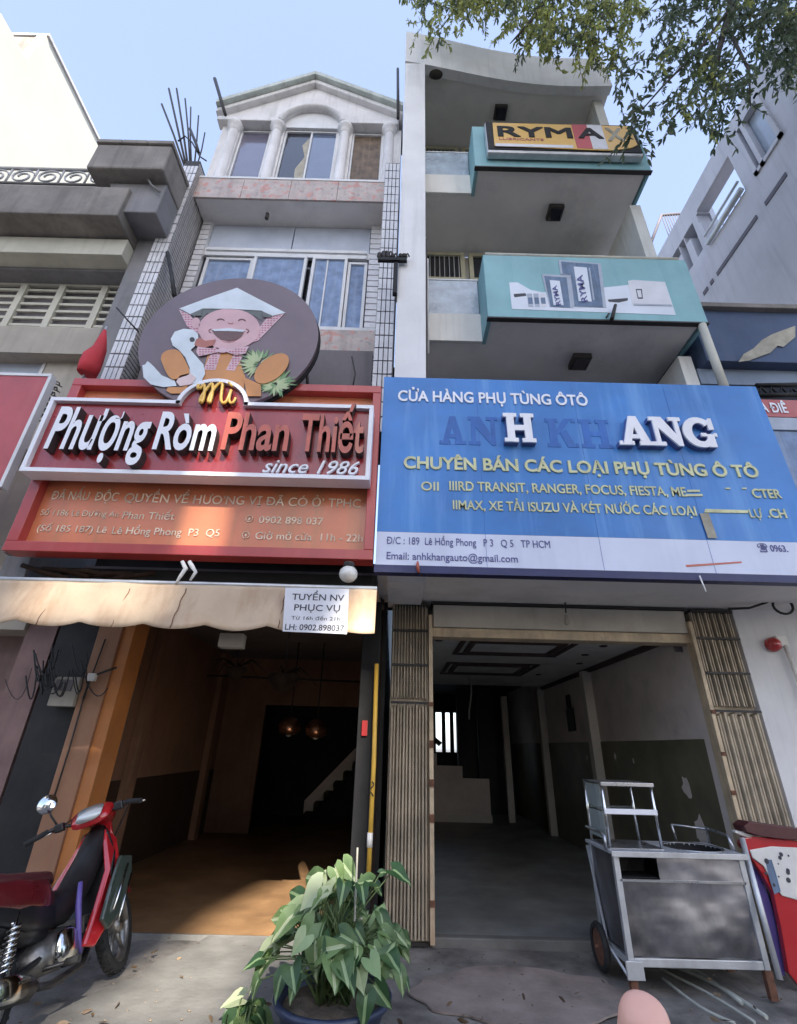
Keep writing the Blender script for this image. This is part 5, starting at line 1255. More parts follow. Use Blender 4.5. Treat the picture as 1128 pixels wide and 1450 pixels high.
for px, py, lab in ((410, 1028, 'round copper pendant lamp deep inside the noodle shop, left one'), (448, 1032, 'copper pendant lamp with broken bulbs deep inside the noodle shop, right one')):
    p = atY(px, py, 9.0); t = thing('pendant_lamp', lab, 'pendant lamp', p, 'copper pendants in the noodle shop')
    m = MB(); m.lathe([(.02, .16), (.12, .12), (.2, .0), (.17, -.1), (.08, -.14)], p, n=16); m.build('shade', 'copper', t)
    m = MB(); m.ell(p + Vector((0, -.02, -.1)), (.07, .07, .07), 10, 6); m.build('bulb', 'bulb_glass', t)
    m = MB(); m.tube([p + Vector((0, 0, .1)), (p.x, p.y, 3.3)], .012, 5); m.build('cord', 'cable', t)
m = MB(); bxY(m, 72, 958, 108, 1000, 5.35, .2); t = m.build('meter_box', 'beige_wall', bevel=.01); tag(t, 'dusty beige electric meter box left of the orange pillar', 'meter box')
m = MB(); bxY(m, 78, 962, 102, 978, 5.335, .012); m.build('meter_window', 'dark_band', t)
m = MB()
for k in range(20):
    a0 = (random.uniform(40, 125), random.uniform(905, 950)); a1 = (a0[0] + random.uniform(-40, 40), a0[1] + random.uniform(-8, 40)); sg_ = random.uniform(14, 40)
    m.tube([atY(a0[0] + (a1[0] - a0[0]) * t_, a0[1] + (a1[1] - a0[1]) * t_ + sg_ * 4 * t_ * (1 - t_), 5.25 - .03 * t_) for t_ in [i / 8 for i in range(9)]], random.uniform(.003, .009), 5)
tag(m.build('cable_tangle', 'cable'), 'tangle of black cables under the left end of the awning', 'cables', kind='stuff')

# ================================================================ MOTORBIKES
def motorbike(label, loc, heading, lean, body, panel, steer=.3, mirror=True, seatmat='seat_vinyl', dots=False, scale=1.0):
    t = thing('motorbike', label, 'motorbike', loc)
    X = Matrix.Translation(Vector(loc)) @ Matrix.Rotation(heading, 4, 'Z') @ Matrix.Rotation(-lean, 4, 'X') @ Matrix.Scale(scale, 4)
    B = lambda m, n, mt, p=None, bv=0: m.build(n, mt, p or t, bv, xf=X)
    WB, R = 1.24, .285
    HS = Vector((WB - .22, 0, .78)); ax = Vector((-.42, 0, .9)).normalized()
    ST = Matrix.Translation(HS) @ Matrix.Rotation(steer, 4, ax) @ Matrix.Translation(-HS)
    def wheel(c, xf):
        m = MB(); prof = [(R - .055, -.036), (R - .03, -.043), (R - .008, -.03), (R, 0), (R - .008, .03), (R - .03, .043), (R - .055, .036)]
        m.lathe(prof + [prof[0]], c, (0, 1, 0), 36)
        for k in range(36):
            w = 2 * PI * k / 36
            for s_ in (-1, 1):
                a = Vector((math.cos(w), 0, math.sin(w))); tt = Vector((-math.sin(w), 0, math.cos(w)))
                p = Vector(c) + a * (R - .004) + Vector((0, s_ * .016, 0)); m.prism([p - tt * .012 - Vector((0, .012, 0)), p + tt * .004 - Vector((0, .012, 0)), p + tt * .012 + Vector((0, .012, 0)), p - tt * .004 + Vector((0, .012, 0))], a * .006)
        m.v = [tuple(xf @ Vector(v)) for v in m.v]; w_ = B(m, 'wheel', 'rubber')
        m = MB(); m.lathe([(R - .055, -.03), (R - .072, -.028), (R - .075, 0), (R - .072, .028), (R - .055, .03)], c, (0, 1, 0), 32)
        for k in range(5):
            w = 2 * PI * k / 5 + .3; a = Vector((math.cos(w), 0, math.sin(w))); m.tube([Vector(c) + a * .04, Vector(c) + a * (R - .072)], [.02, .013], 6)
        m.lathe([(.001, -.05), (.05, -.05), (.06, -.02), (.06, .02), (.05, .05), (.001, .05)], c, (0, 1, 0), 18)
        m.v = [tuple(xf @ Vector(v)) for v in m.v]; B(m, 'rim', 'engine_alloy', w_)
    I = Matrix.Identity(4)
    wheel((0, 0, R), I); wheel((WB, 0, R), ST)
    def fender(c, r, a0, a1, w, xf, mt):
        m = MB(); n = 14; vs = []
        for i in range(n + 1):
            q = a0 + (a1 - a0) * i / n
            for yy, rr in ((-w, r - .03), (-w * .8, r), (0, r + .014), (w * .8, r), (w, r - .03), (w * .8, r - .008), (0, r + .004), (-w * .8, r - .008)): vs.append((c[0] + rr * math.cos(q), yy, c[2] + rr * math.sin(q)))
        m.add(vs, [(i * 8 + k, i * 8 + (k + 1) % 8, (i + 1) * 8 + (k + 1) % 8, (i + 1) * 8 + k) for i in range(n) for k in range(8)], True)
        m.v = [tuple(xf @ Vector(v)) for v in m.v]; B(m, 'mudguard', mt)
    fender((0, 0, R), R + .05, 1.0, 3.3, .065, I, 'bike_black'); fender((WB, 0, R), R + .035, .5, 2.7, .06, ST, body)
    # fork
    m = MB()
    for s_ in (-1, 1): m.tube([ST @ Vector((WB, s_ * .075, R)), ST @ Vector((WB - .10, s_ * .075, .56)), ST @ (HS + Vector((.02, s_ * .07, 0)))], [.022, .02, .018], 8)
    B(m, 'fork', 'engine_alloy')
    # engine, frame
    m = MB(); m.loft([((.30, 0, .34), (0, .09, 0), (0, 0, .05)), ((.42, 0, .34), (0, .13, 0), (0, 0, .10)), ((.62, 0, .33), (0, .13, 0), (0, 0, .11)), ((.74, 0, .34), (0, .08, 0), (0, 0, .07)), ((.92, 0, .36), (0, .06, 0), (0, 0, .06))]); 
    for k in range(5): m.box(.76 + k * .03, .772 + k * .03, -.09, .09, .28, .44)
    e_ = B(m, 'engine', 'engine_alloy')
    m = MB(); m.lathe([(.001, .0), (.095, .0), (.10, -.02), (.08, -.045), (.001, -.05)], (.52, -.12, .34), (0, 1, 0), 20); B(m, 'clutch_cover', 'chrome', e_)
    m = MB(); m.tube([HS + Vector((-.02, 0, -.02)), (.78, 0, .55), (.5, 0, .5), (.2, 0, .62), (-.2, 0, .70)], [.035, .04, .04, .035, .02], 8); m.tube([(.45, 0, .45), (0, .0, R)], .02, 6)
    for s_ in (-1, 1): m.tube([(.42, s_ * .09, .35), (0, s_ * .10, R)], .018, 6)
    B(m, 'frame', 'bike_black')
    # central tunnel, fairings and leg shield
    m = MB(); m.loft([((.30, 0, .60), (0, .10, 0), (0, 0, .08)), ((.48, 0, .55), (0, .09, 0), (0, 0, .10)), ((.66, 0, .54), (0, .08, 0), (0, 0, .10)), ((.84, 0, .66), (0, .09, 0), (0, 0, .12)), ((.98, 0, .82), (0, .10, 0), (0, 0, .10)), ((1.02, 0, .90), (0, .07, 0), (0, 0, .06))]); B(m, 'tunnel_cover', 'bike_black')
    m = MB(); m.loft([((.99, 0, .90), (0, .10, 0), (.02, 0, .03)), ((1.0, 0, .74), (0, .15, 0), (.04, 0, .04)), ((.92, 0, .55), (0, .18, 0), (.05, 0, .05)), ((.80, 0, .38), (0, .17, 0), (.06, 0, .05)), ((.70, 0, .30), (0, .13, 0), (.05, 0, .03))]); B(m, 'inner_shield', 'bike_black')
    m = MB(); m.box(.60, .66, -.03, .03, .56, .62); m.tube([(.93, 0, .72), (.88, 0, .70), (.87, 0, .67), (.89, 0, .65)], .008, 6); B(m, 'bag_hook', 'chrome')
    m = MB(); m.loft([((-.30, 0, .70), (0, .10, 0), (0, 0, .05)), ((-.05, 0, .60), (0, .12, 0), (0, 0, .07)), ((.25, 0, .52), (0, .12, 0), (0, 0, .09)), ((.42, 0, .48), (0, .10, 0), (0, 0, .08))]); B(m, 'under_seat_cover', 'bike_black')
    for s_ in (-1, 1):
        m = MB(); m.prism([(1.00, s_ * .05, .92), (1.10, s_ * .07, .84), (1.02, s_ * .15, .62), (.86, s_ * .20, .40), (.70, s_ * .17, .27), (.62, s_ * .15, .30), (.72, s_ * .16, .46), (.86, s_ * .15, .66), (.95, s_ * .08, .84)], (0, s_ * .035, 0)); B(m, 'leg_shield', body, None, .012)
        m = MB(); m.prism([(1.10, s_ * .19, .70), (1.08, s_ * .20, .60), (.92, s_ * .225, .40), (.76, s_ * .225, .33), (.70, s_ * .22, .40), (.80, s_ * .22, .56), (.96, s_ * .19, .72)], (0, s_ * .03, 0)); si_ = B(m, 'shield_insert', 'shield_dark' if not dots else panel, None, .01)
        for q0, q1, zz_ in ((.80, 1.02, .0), (.86, 1.06, -.07)):
            m = MB(); m.tube([(q0, s_ * .256, .42 + zz_), ((q0 + q1) / 2, s_ * .25, .54 + zz_), (q1, s_ * .232, .655 + zz_)], .008, 6); B(m, 'shield_stripe', 'chrome', si_)
        # tail side panels
        m = MB(); m.loft([((.46, s_ * .06, .60), (0, .03, 0), (0, 0, .05)), ((.36, s_ * .09, .64), (0, .04, 0), (0, 0, .09)), ((.10, s_ * .115, .69), (0, .045, 0), (0, 0, .085)), ((-.16, s_ * .10, .74), (0, .045, 0), (0, 0, .06)), ((-.36, s_ * .05, .79), (0, .04, 0), (0, 0, .035))]); sp_ = B(m, 'side_panel', 'bike_maroon' if not dots else body)
        m = MB(); m.loft([((.44, s_ * .09, .52), (0, .03, 0), (0, 0, .06)), ((.20, s_ * .12, .57), (0, .03, 0), (0, 0, .07)), ((-.05, s_ * .12, .64), (0, .03, 0), (0, 0, .045)), ((-.2, s_ * .09, .68), (0, .02, 0), (0, 0, .02))]); B(m, 'lower_panel', panel)
        # shock absorbers
        m = MB(); a, b = Vector((.02, s_ * .135, .33)), Vector((.10, s_ * .135, .62)); m.tube([a, b], .016, 8)
        d = b - a; m.tube([a + d * (.12 + .72 * k / 60) + Vector((.032 * math.cos(k * .9), .032 * math.sin(k * .9), 0)) for k in range(61)], .0075, 6); B(m, 'shock_absorber', 'chrome')
    if dots:
        m = MB(); random.seed(3)
        for k in range(26):
            u = random.uniform(.0, .42); w = random.uniform(.50, .63) + (.42 - u) * .10; r = random.uniform(.005, .018)
            m.lathe([(.001, 0), (r, 0), (r, .003), (.001, .003)], (u, -.152, w), (0, -1, 0), 10, False)
        B(m, 'printed_dots', 'ink')
    m = MB(); m.loft([((.50, 0, .70), (0, .05, 0), (0, 0, .02)), ((.42, 0, .735), (0, .10, 0), (0, 0, .035)), ((.25, 0, .75), (0, .13, 0), (0, 0, .045)), ((.05, 0, .775), (0, .135, 0), (0, 0, .05)), ((-.08, 0, .81), (0, .13, 0), (0, 0, .05)), ((-.25, 0, .83), (0, .10, 0), (0, 0, .04)), ((-.36, 0, .84), (0, .04, 0), (0, 0, .015))]); B(m, 'seat', seatmat)
    m = MB(); m.loft([((-.34, 0, .77), (0, .09, 0), (0, 0, .04)), ((-.43, 0, .75), (0, .07, 0), (0, 0, .035))]); B(m, 'tail_light', 'alarm_red')
    m = MB(); m.tube([(-.1, .13, .76), (-.34, .12, .84), (-.42, 0, .86), (-.34, -.12, .84), (-.1, -.13, .76)], .012, 8); B(m, 'grab_rail', 'chrome')
    m = MB(); m.box(-.47, -.46, -.09, .09, .52, .66); B(m, 'number_plate', 'paper')
    # steering
    def SB(m, n, mt, p=None, bv=0): m.v = [tuple(ST @ Vector(v)) for v in m.v]; return B(m, n, mt, p, bv)
    c = HS + Vector((.0, 0, .24))
    m = MB(); m.tube([c + Vector((-.17, .35, -.02)), c + Vector((-.08, .22, .02)), c + Vector((0, .08, -.02)), c + Vector((0, -.08, -.02)), c + Vector((-.08, -.22, .02)), c + Vector((-.17, -.35, -.02))], .012, 8); hb = SB(m, 'handlebar', 'bike_black')
    for s_ in (-1, 1):
        m = MB(); m.tube([c + Vector((-.19, s_ * .38, -.025)), c + Vector((-.11, s_ * .265, .01))], [.018, .017], 10); SB(m, 'grip', 'rubber', hb)
        m = MB(); m.tube([c + Vector((-.05, s_ * .22, .0)), c + Vector((-.075, s_ * .27, -.005)), c + Vector((-.15, s_ * .40, -.03))], [.008, .007, .006], 6); SB(m, 'brake_lever', 'chrome', hb)
        m = MB(); m.box(c.x - .11, c.x - .06, s_ * .20 - .03, s_ * .20 + .03, c.z - .02, c.z + .035); SB(m, 'switch_block', 'bike_black', hb, .008)
    m = MB(); m.loft([(c + Vector((-.10, 0, -.02)), (0, .12, 0), (.02, 0, .04)), (c + Vector((-.03, 0, .02)), (0, .15, 0), (.02, 0, .06)), (c + Vector((.07, 0, .0)), (0, .13, 0), (.0, 0, .075)), (c + Vector((.14, 0, -.04)), (0, .08, 0), (0, 0, .05)), (c + Vector((.17, 0, -.06)), (0, .04, 0), (0, 0, .02))]); cw_ = SB(m, 'headlamp_cowl', body)
    m = MB(); m.loft([(c + Vector((.10, 0, .0)), (0, .10, 0), (0, 0, .045)), (c + Vector((.165, 0, -.03)), (0, .075, 0), (0, 0, .035)), (c + Vector((.185, 0, -.045)), (0, .03, 0), (0, 0, .012))]); SB(m, 'headlamp', 'headlamp', cw_)
    m = MB(); m.loft([(c + Vector((-.115, 0, .005)), (0, .085, 0), (.02, 0, .03)), (c + Vector((-.06, 0, .055)), (0, .09, 0), (.02, 0, .025))]); SB(m, 'instrument_panel', 'headlamp', cw_)
    m = MB(); m.loft([(HS + Vector((.02, 0, -.14)), (0, .07, 0), (0, 0, .08)), (HS + Vector((.06, 0, .04)), (0, .09, 0), (0, 0, .10)), (HS + Vector((.07, 0, .15)), (0, .07, 0), (0, 0, .05))]); B(m, 'front_panel', body)
    if mirror:
        m = MB(); p0 = c + Vector((-.07, .22, .03)); p1 = c + Vector((-.05, .29, .20)); m.tube([p0, (p0 + p1) / 2 + Vector((0, .01, .0)), p1], .007, 6)
        mi = SB(m, 'mirror_stalk', 'bike_black', hb)
        m = MB(); m.lathe([(.001, .03), (.045, .026), (.064, .008), (.067, 0), (.001, 0)], p1, (.9, .1, -.2), 22); SB(m, 'mirror_shell', 'chrome')
        m = MB(); m.lathe([(.001, .004), (.060, .001), (.061, -.002)], p1 - Vector((.004, 0, 0)), (-.9, -.1, .2), 22); SB(m, 'mirror', 'mirror_glass')
    for s_ in (-1, 1):
        m = MB(); m.tube([c + Vector((-.07, s_ * .22, .0)), c + Vector((.10, s_ * .20, .05)), c + Vector((.16, s_ * .10, -.06)), HS + Vector((.08, s_ * .05, .02))], .006, 5); B(m, 'control_cable', 'cable')
    m = MB(); m.box(-.36, .0, -.142, -.138, .70, .725); B(m, 'side_decal', 'steel_frame')
    # exhaust
    m = MB(); m.tube([(.85, -.08, .30), (.70, -.12, .20), (.40, -.14, .20), (.22, -.155, .24)], .02, 10); m.tube([(.24, -.155, .24), (.18, -.16, .25), (-.22, -.165, .33), (-.30, -.165, .345)], [.03, .055, .06, .035], 14); ex = B(m, 'exhaust', 'bike_black')
    m = MB(); m.loft([((.14, -.20, .27), (0, .012, 0), (0, 0, .04)), ((0, -.222, .30), (0, .014, 0), (0, 0, .06)), ((-.20, -.225, .335), (0, .014, 0), (0, 0, .05))]); B(m, 'heat_shield', 'chrome', ex)
    m = MB(); m.tube([(.46, .13, .25), (.36, .26, .015)], .011, 6); m.tube([(.40, -.22, .28), (.40, .22, .28)], .012, 6); B(m, 'side_stand', 'bike_black')
    m = MB()
    for s_ in (-1, 1): m.tube([(.40, s_ * .22, .28), (.40, s_ * .30, .28)], .02, 8)
    B(m, 'foot_peg', 'rubber')
    m = MB()
    for s_ in (-1, 1): m.tube([(.66, s_ * .12, .64), (.60, s_ * .15, .52), (.60, s_ * .16, .36), (.64, s_ * .15, .27)], [.014, .018, .016, .01], 8)
    B(m, 'cable_cover', 'purple_plastic')
    return t
motorbike('red and black motorbike with round mirror parked at the left before the noodle shop', (-2.17, 3.50, .0), math.radians(86), math.radians(16), 'bike_red', 'bike_black', steer=math.radians(14), scale=1.06)
mb2 = motorbike('red motorbike with spotted white side panel behind the food cart at the right edge', (3.66, 5.12, .08), math.radians(8), math.radians(5), 'bike_red', 'white_plastic', steer=.1, mirror=False, dots=True, scale=1.08)

def bikeplate(nm, pts, Y, t_, mt_): return plate(nm, pts, Y, t_, mt_, mb2, bevel=.006)
bikeplate('rear_fairing', [(1045, 1186), (1062, 1183), (1132, 1190), (1132, 1402), (1110, 1374), (1099, 1310), (1089, 1264), (1072, 1234), (1053, 1206)], 4.93, .05, 'bike_red')
bikeplate('seat_cushion', [(1036, 1166), (1044, 1160), (1075, 1164), (1132, 1172), (1132, 1186), (1090, 1184), (1060, 1180), (1040, 1174)], 5.0, .16, 'seat_vinyl')
bikeplate('seat_trim', [(1036, 1174), (1060, 1181), (1090, 1186), (1132, 1188), (1132, 1193), (1086, 1191), (1056, 1186), (1036, 1178)], 4.95, .05, 'white_plastic')
bikeplate('inner_cover', [(1060, 1215), (1075, 1240), (1092, 1290), (1104, 1350), (1108, 1380), (1096, 1375), (1080, 1300), (1064, 1240)], 4.99, .03, 'purple_plastic')
wp = bikeplate('spotted_panel', [(1060, 1203), (1090, 1198), (1132, 1200), (1132, 1275), (1106, 1268), (1092, 1250), (1080, 1226), (1064, 1214)], 4.878, .012, 'white_plastic')
m = MB(); m.prism([atY(a_, b_, 4.865) for a_, b_ in ((1083, 1217), (1092, 1217), (1098, 1236), (1105, 1262), (1096, 1266), (1089, 1245))], (0, -.001, 0)); m.build('scuffed_decal', 'banner_blue', wp)
random.seed(3)
for k in range(14):
    a_, b_ = random.uniform(1072, 1122), random.uniform(1206, 1262)
    if b_ > 1214 + (a_ - 1066) * 1.4: continue
    m = MB(); m.lathe([(.001, 0), (random.uniform(.006, .02), 0), (.001, .002)], atY(a_, b_, 4.863), (0, -1, 0), 10, False); m.build('spot', 'ink', wp)

# ================================================================ FOOD CART
ct = thing('food_cart', 'stainless steel food cart with round wok hole and glass shelf rack, parked at the doorway', 'food cart', (2.34, 4.9, 0))
XL, XR, YF, YK, ZT = 1.81, 2.87, 4.65, 5.20, .885
m = MB()
import itertools
hc = (2.62, 4.93); hr = .225; n = 40
# worktop with a round hole: ring of quads from the hole to the rectangle
outer = []; inner = []
for k in range(n):
    w = 2 * PI * k / n; dx, dy = math.cos(w), math.sin(w); inner.append((hc[0] + hr * dx, hc[1] + hr * dy))
    tx = ((XR + .02 if dx > 0 else XL - .02) - hc[0]) / dx if abs(dx) > 1e-6 else 1e9; ty = ((YK if dy > 0 else YF - .02) - hc[1]) / dy if abs(dy) > 1e-6 else 1e9
    q = min(tx, ty); outer.append((hc[0] + q * dx, hc[1] + q * dy))
corners = [(XR + .02, YK), (XL - .02, YK), (XL - .02, YF - .02), (XR + .02, YF - .02)]
vs = [(x, y, ZT) for x, y in outer] + [(x, y, ZT) for x, y in inner] + [(x, y, ZT - .02) for x, y in inner] + [(x, y, ZT - .02) for x, y in outer]
fs = []
for k in range(n):
    k2 = (k + 1) % n; fs += [(k, k2, n + k2, n + k), (n + k, n + k2, 2 * n + k2, 2 * n + k), (3 * n + k, 3 * n + k2, k2, k)]
m.add(vs, fs)
def ang(c): return math.atan2(c[1] - hc[1], c[0] - hc[0]) % (2 * PI)
for c_ in corners:
    k = int(ang(c_) / (2 * PI) * n); o = len(m.v); m.v += [(*outer[k], ZT), (*c_, ZT), (*outer[(k + 1) % n], ZT)]; m.f.append((o, o + 1, o + 2)); m.m.append(0); m.sm.append(False)
top = m.build('worktop', 'steel_top', ct)
m = MB(); m.lathe([(hr, .0), (hr + .006, .006), (hr + .012, .004), (hr + .014, .0)], (hc[0], hc[1], ZT + .001), n=40); m.build('hole_ring', 'chrome', top)
m = MB(); m.lathe([(hr, -.001), (hr * .98, -.12), (hr * .5, -.2), (.001, -.2)], (hc[0], hc[1], ZT - .003), n=32); m.build('stove_well', 'black_metal', top)
m = MB(); m.box(XL - .02, XR + .02, YF - .03, YF - .021, ZT - .035, ZT + .004); m.build('worktop_edge', 'steel_frame', top, .003)
# dented front sheets
def dent_sheet(x0, x1, z0, z1, Y, amp, seed, nx=24, nz=16):
    m = MB(); vs = [(x0 + (x1 - x0) * i / nx, Y + amp * noise.noise(Vector((i / nx * 3 + seed, j / nz * 2, seed))) + amp * .4 * noise.noise(Vector((i / nx * 9, j / nz * 7, seed))), z0 + (z1 - z0) * j / nz) for j in range(nz + 1) for i in range(nx + 1)]
    m.add(vs, [(j * (nx + 1) + i, j * (nx + 1) + i + 1, (j + 1) * (nx + 1) + i + 1, (j + 1) * (nx + 1) + i) for j in range(nz) for i in range(nx)], True); return m
dent_sheet(XL + .03, XR - .03, .235, .688, YF + .012, .018, 4).build('front_panel', 'steel_sheet', ct)
dent_sheet(2.16, XR - .03, .70, .865, YF + .006, .008, 9, 16, 6).build('upper_panel', 'steel_sheet', ct)
m = MB(); m.box(XL + .03, XR - .03, YF + .0, YF + .02, .686, .702); m.build('panel_lip', 'steel', ct)
m = MB(); m.box(XL + .035, 2.155, YF + .24, YF + .26, .70, .86); m.box(XL + .035, 2.155, YF + .03, YF + .24, .705, .712); m.build('drawer_recess', 'black_metal', ct)
m = MB(); m.box(XR - .02, XR - .01, YF + .03, YK - .02, .24, .86); m.box(XL + .01, XL + .02, YF + .03, YK - .02, .24, .86); m.box(XL + .03, XR - .03, YK - .02, YK - .01, .24, .86); m.box(XL + .03, XR - .03, YF + .03, YK - .02, .225, .235); m.build('side_sheet', 'steel_sheet', ct)
for x in (XL, XR - .045):
    for y in (YF, YK - .045):
        m = MB(); m.box(x, x + .045, y, y + .045, .17, ZT - .022); lg_ = m.build('leg', 'steel_frame', ct, .004)
        if not (x == XL and y > YF + .1):
            m = MB(); m.box(x - .006, x + .05, y + .0, y + .045, .0, .169); m.build('foot', 'rust', lg_, .003)
m = MB(); m.box(XL + .046, XR - .046, YF + .003, YF + .043, .17, .222); m.box(XL + .003, XL + .04, YF + .046, YK - .046, .17, .215); m.box(XR - .04, XR - .003, YF + .046, YK - .046, .17, .215); m.box(XL - .03, XL + .10, YF - .02, YF - .001, .10, .21); m.build('bottom_frame', 'steel_frame', ct, .004)
m = MB(); m.lathe([(.12, -.02), (.15, -.024), (.165, 0), (.15, .024), (.12, .02), (.12, -.02)], (XL - .05, YK - .12, .165), (1, 0, 0), 28); wh = m.build('wheel', 'rubber', ct)
m = MB(); m.lathe([(.12, -.012), (.03, -.02), (.001, -.02)], (XL - .05, YK - .12, .165), (1, 0, 0), 20); m.lathe([(.12, .012), (.03, .02), (.001, .02)], (XL - .05, YK - .12, .165), (1, 0, 0), 20); m.build('rim', 'rust', wh)
m = MB(); m.tube([(XL - .09, YK - .12, .165), (XR, YK - .12, .165)], .012, 6); m.build('axle', 'rust', ct)
# shelf rack
rx0, rx1, ry0, ry1, rz = 1.84, 2.27, 4.76, 5.17, 1.355
rk = MB(); rk.box(rx0 - .012, rx1 + .012, ry0 - .012, ry1 + .012, ZT + .001, ZT + .006); rack = rk.build('rack_base', 'steel', ct)
for x in (rx0, rx1):
    for y in (ry0, ry1):
        m = MB(); m.tube([(x, y, ZT + .006), (x, y, rz)], .013, 8); m.build('rack_post', 'chrome', rack)
m = MB(); m.box(rx0 - .015, rx1 + .015, ry0 - .015, ry1 + .015, rz, rz + .012); m.box(rx0 - .017, rx1 + .017, ry0 - .03, ry0 - .016, rz - .016, rz + .014); m.build('rack_top', 'steel', rack, .003)
m = MB(); m.box(rx0 + .014, rx1 - .014, ry0 + .0, ry1, 1.148, 1.156); m.build('glass_shelf', 'glass_shelf', rack)
m = MB(); m.box(rx0 - .012, rx1 + .012, ry0 - .018, ry0 - .003, 1.13, 1.17); m.build('shelf_edge', 'letter_white', rack, .003)
m = MB(); m.box(rx0, rx0 + .004, ry0 + .02, ry1 - .02, 1.17, rz - .01); m.box(rx0, rx0 + .004, ry0 + .02, ry1 - .02, ZT + .05, 1.14); m.build('side_glass', 'glass_shelf', rack)
m = MB(); m.tube([(XL - .03, YF + .05, ZT), (XL - .03, YF + .05, ZT + .09), (XL - .03, YF + .14, ZT + .11), (XL - .03, YK - .1, ZT + .11)], .012, 8); m.build('side_handle', 'steel', ct); m = MB(); m.tube([(XR + .03, YK - .05, ZT), (XR + .03, YK - .05, ZT + .12), (XR + .03, YF + .2, ZT + .10), (XR + .03, YF + .15, ZT)], .012, 8); m.tube([(2.62, YK + .02, ZT + .13), (2.95, YK - .03, ZT + .10)], .010, 6); m.tube([(2.62, YK + .02, ZT + .13), (2.64, YK + .02, ZT)], .010, 6); m.build('handle', 'steel', ct)
m = MB(); A_ = atY(1050, 1186, 4.72); B_ = atY(1104, 1387, 4.50); m.tube([A_, B_], .021, 8); m.build('push_bar', 'steel_frame', ct)
m = MB(); A2 = atY(838, 1345, 5.1)
m.tube([(XL - .01, YK, .84), (XL - .01, YF + .35, .2), (XL + .0, YF + .02, .10)], .012, 6); m.build('side_brace', 'steel_frame', ct)
# pale ropes lying under the cart
for k, (a, b, c_) in enumerate((((935, 1372), (1000, 1405), (1068, 1447)), ((945, 1368), (985, 1375), (1050, 1420)), ((938, 1385), (990, 1425), (1040, 1449)), ((950, 1366), (1010, 1392), (1085, 1440)))):
    m = MB(); pts = smooth([tuple(atZ(*q, .02)) for q in (a, b, c_)]); m.tube(pts, .010 + .004 * (k % 2), 6)
    tag(m.build('plastic_strap', 'pale_cable'), ['longest pale strap under the food cart, reaching the bottom edge', 'short pale strap curving nearest the right foot of the food cart', 'pale strap lying leftmost under the food cart', 'pale strap under the food cart, second from the right foot'][k], 'strap', 'loose straps under the cart')

# ================================================================ PLANTS
def leaf_mesh(L, name, mats, fold=.25, droop=.3, wid=1.0):
    half = [(0, 0), (-.18, .14), (-.30, .30), (-.16, .44), (.08, .48), (.32, .42), (.58, .27), (.82, .10), (1, 0)]
    m = MB(); mid = [0, .0, -.02, .02, .12, .33, .56, .8, 1]
    for s_ in (-1, 1):
        vs = []
        for i, (x, y) in enumerate(half):
            xm = max(0, mid[i]); y *= wid
            zf = lambda x_, y_: -droop * x_ * x_ * .6 + fold * abs(y_) + .03 * math.sin(x_ * 9) * (abs(y_) > .02)
            for q in (0, .06 / max(y, .06) if y > .07 else .5, .6, 1):
                px_, py_ = xm + (x - xm) * q, y * q; vs.append((px_ * L, s_ * py_ * L, zf(px_, py_) * L))
        n = len(half); fs = []; 
        for i in range(n - 1):
            for k in range(3):
                f = (i * 4 + k, (i + 1) * 4 + k, (i + 1) * 4 + k + 1, i * 4 + k + 1); fs.append(f)
        m.add(vs, fs, True)
        for i in range(len(fs)): m.m[len(m.m) - len(fs) + i] = 1 if i % 3 == 0 else 0
    me = m.mesh(name, mats); return me
LM = [leaf_mesh(L, 'leaf', mt_, fo, dr, w) for L, mt_, fo, dr, w in ((.15, ('pot_leaf', 'pot_leaf_pale'), .25, .4, 1), (.13, ('pot_leaf', 'pot_leaf_pale'), .1, .8, .85), (.17, ('pot_leaf', 'pot_leaf_pale'), .35, .6, .8), (.16, ('pot_leaf_pale', 'pot_leaf_pale'), .2, .3, 1), (.10, ('pot_leaf', 'pot_leaf_pale'), .5, .3, .8))]
def plant(name, label, c, spread, h0, h1, n, seed, root_z, tall=()):
    random.seed(seed); t = thing(name, label, 'plant', (c[0], c[1], root_z)); stems = MB()
    pts = []
    for i in range(n):
        w = random.uniform(0, 2 * PI); u = random.random() ** .55
        r = spread * u; z = h0 + (h1 - h0) * (1 - u ** 2.2) * random.uniform(.35, 1) + random.uniform(-.03, .06)
        if z < .50 and math.sin(w) < .2 and r < .30 and spread > .3: z += .14
        if z < .47 and math.sin(w) < .1 and abs(math.cos(w) * r) < .17 and spread > .3: continue
        pts.append((c[0] + r * math.cos(w), c[1] + r * math.sin(w) * .8, z, w))
    pts += list(tall)
    for x, y, z, w in pts:
        me = random.choice(LM[:3] + LM[:3] + LM[3:])
        o = link('leaf', me, t); o.location = (x - c[0], y - c[1], z - root_z)
        # most blades hang and face the light from the street
        nrm = Vector((math.cos(w) * .45 + random.uniform(-.5, .5), -.75 + random.uniform(-.5, .6), .75 + random.uniform(-.6, .4))).normalized()
        d = Vector((math.cos(w) * .9 + random.uniform(-.5, .5), math.sin(w) * .4 - .3, random.uniform(-1.3, .45))); d = (d - nrm * d.dot(nrm)).normalized()
        o.rotation_mode = 'QUATERNION'; o.rotation_quaternion = Matrix((d, nrm.cross(d), nrm)).transposed().to_quaternion()
        s_ = random.choice((random.uniform(.45, .7), random.uniform(.7, 1.0), random.uniform(.8, 1.05))); o.scale = (s_, s_, s_)
        b = Vector((c[0] + random.uniform(-.1, .1), c[1] + random.uniform(-.08, .08), root_z)); e = Vector((x, y, z)); mid = (b + e) / 2 + Vector((0, 0, .10))
        stems.tube([b, mid, e], [.006, .005, .0035], 5)
    stems.build('stems', 'stem_green', t, kind='stuff'); return t
PC = atZ(470, 1413, .30); pc = (PC.x, PC.y + .02)
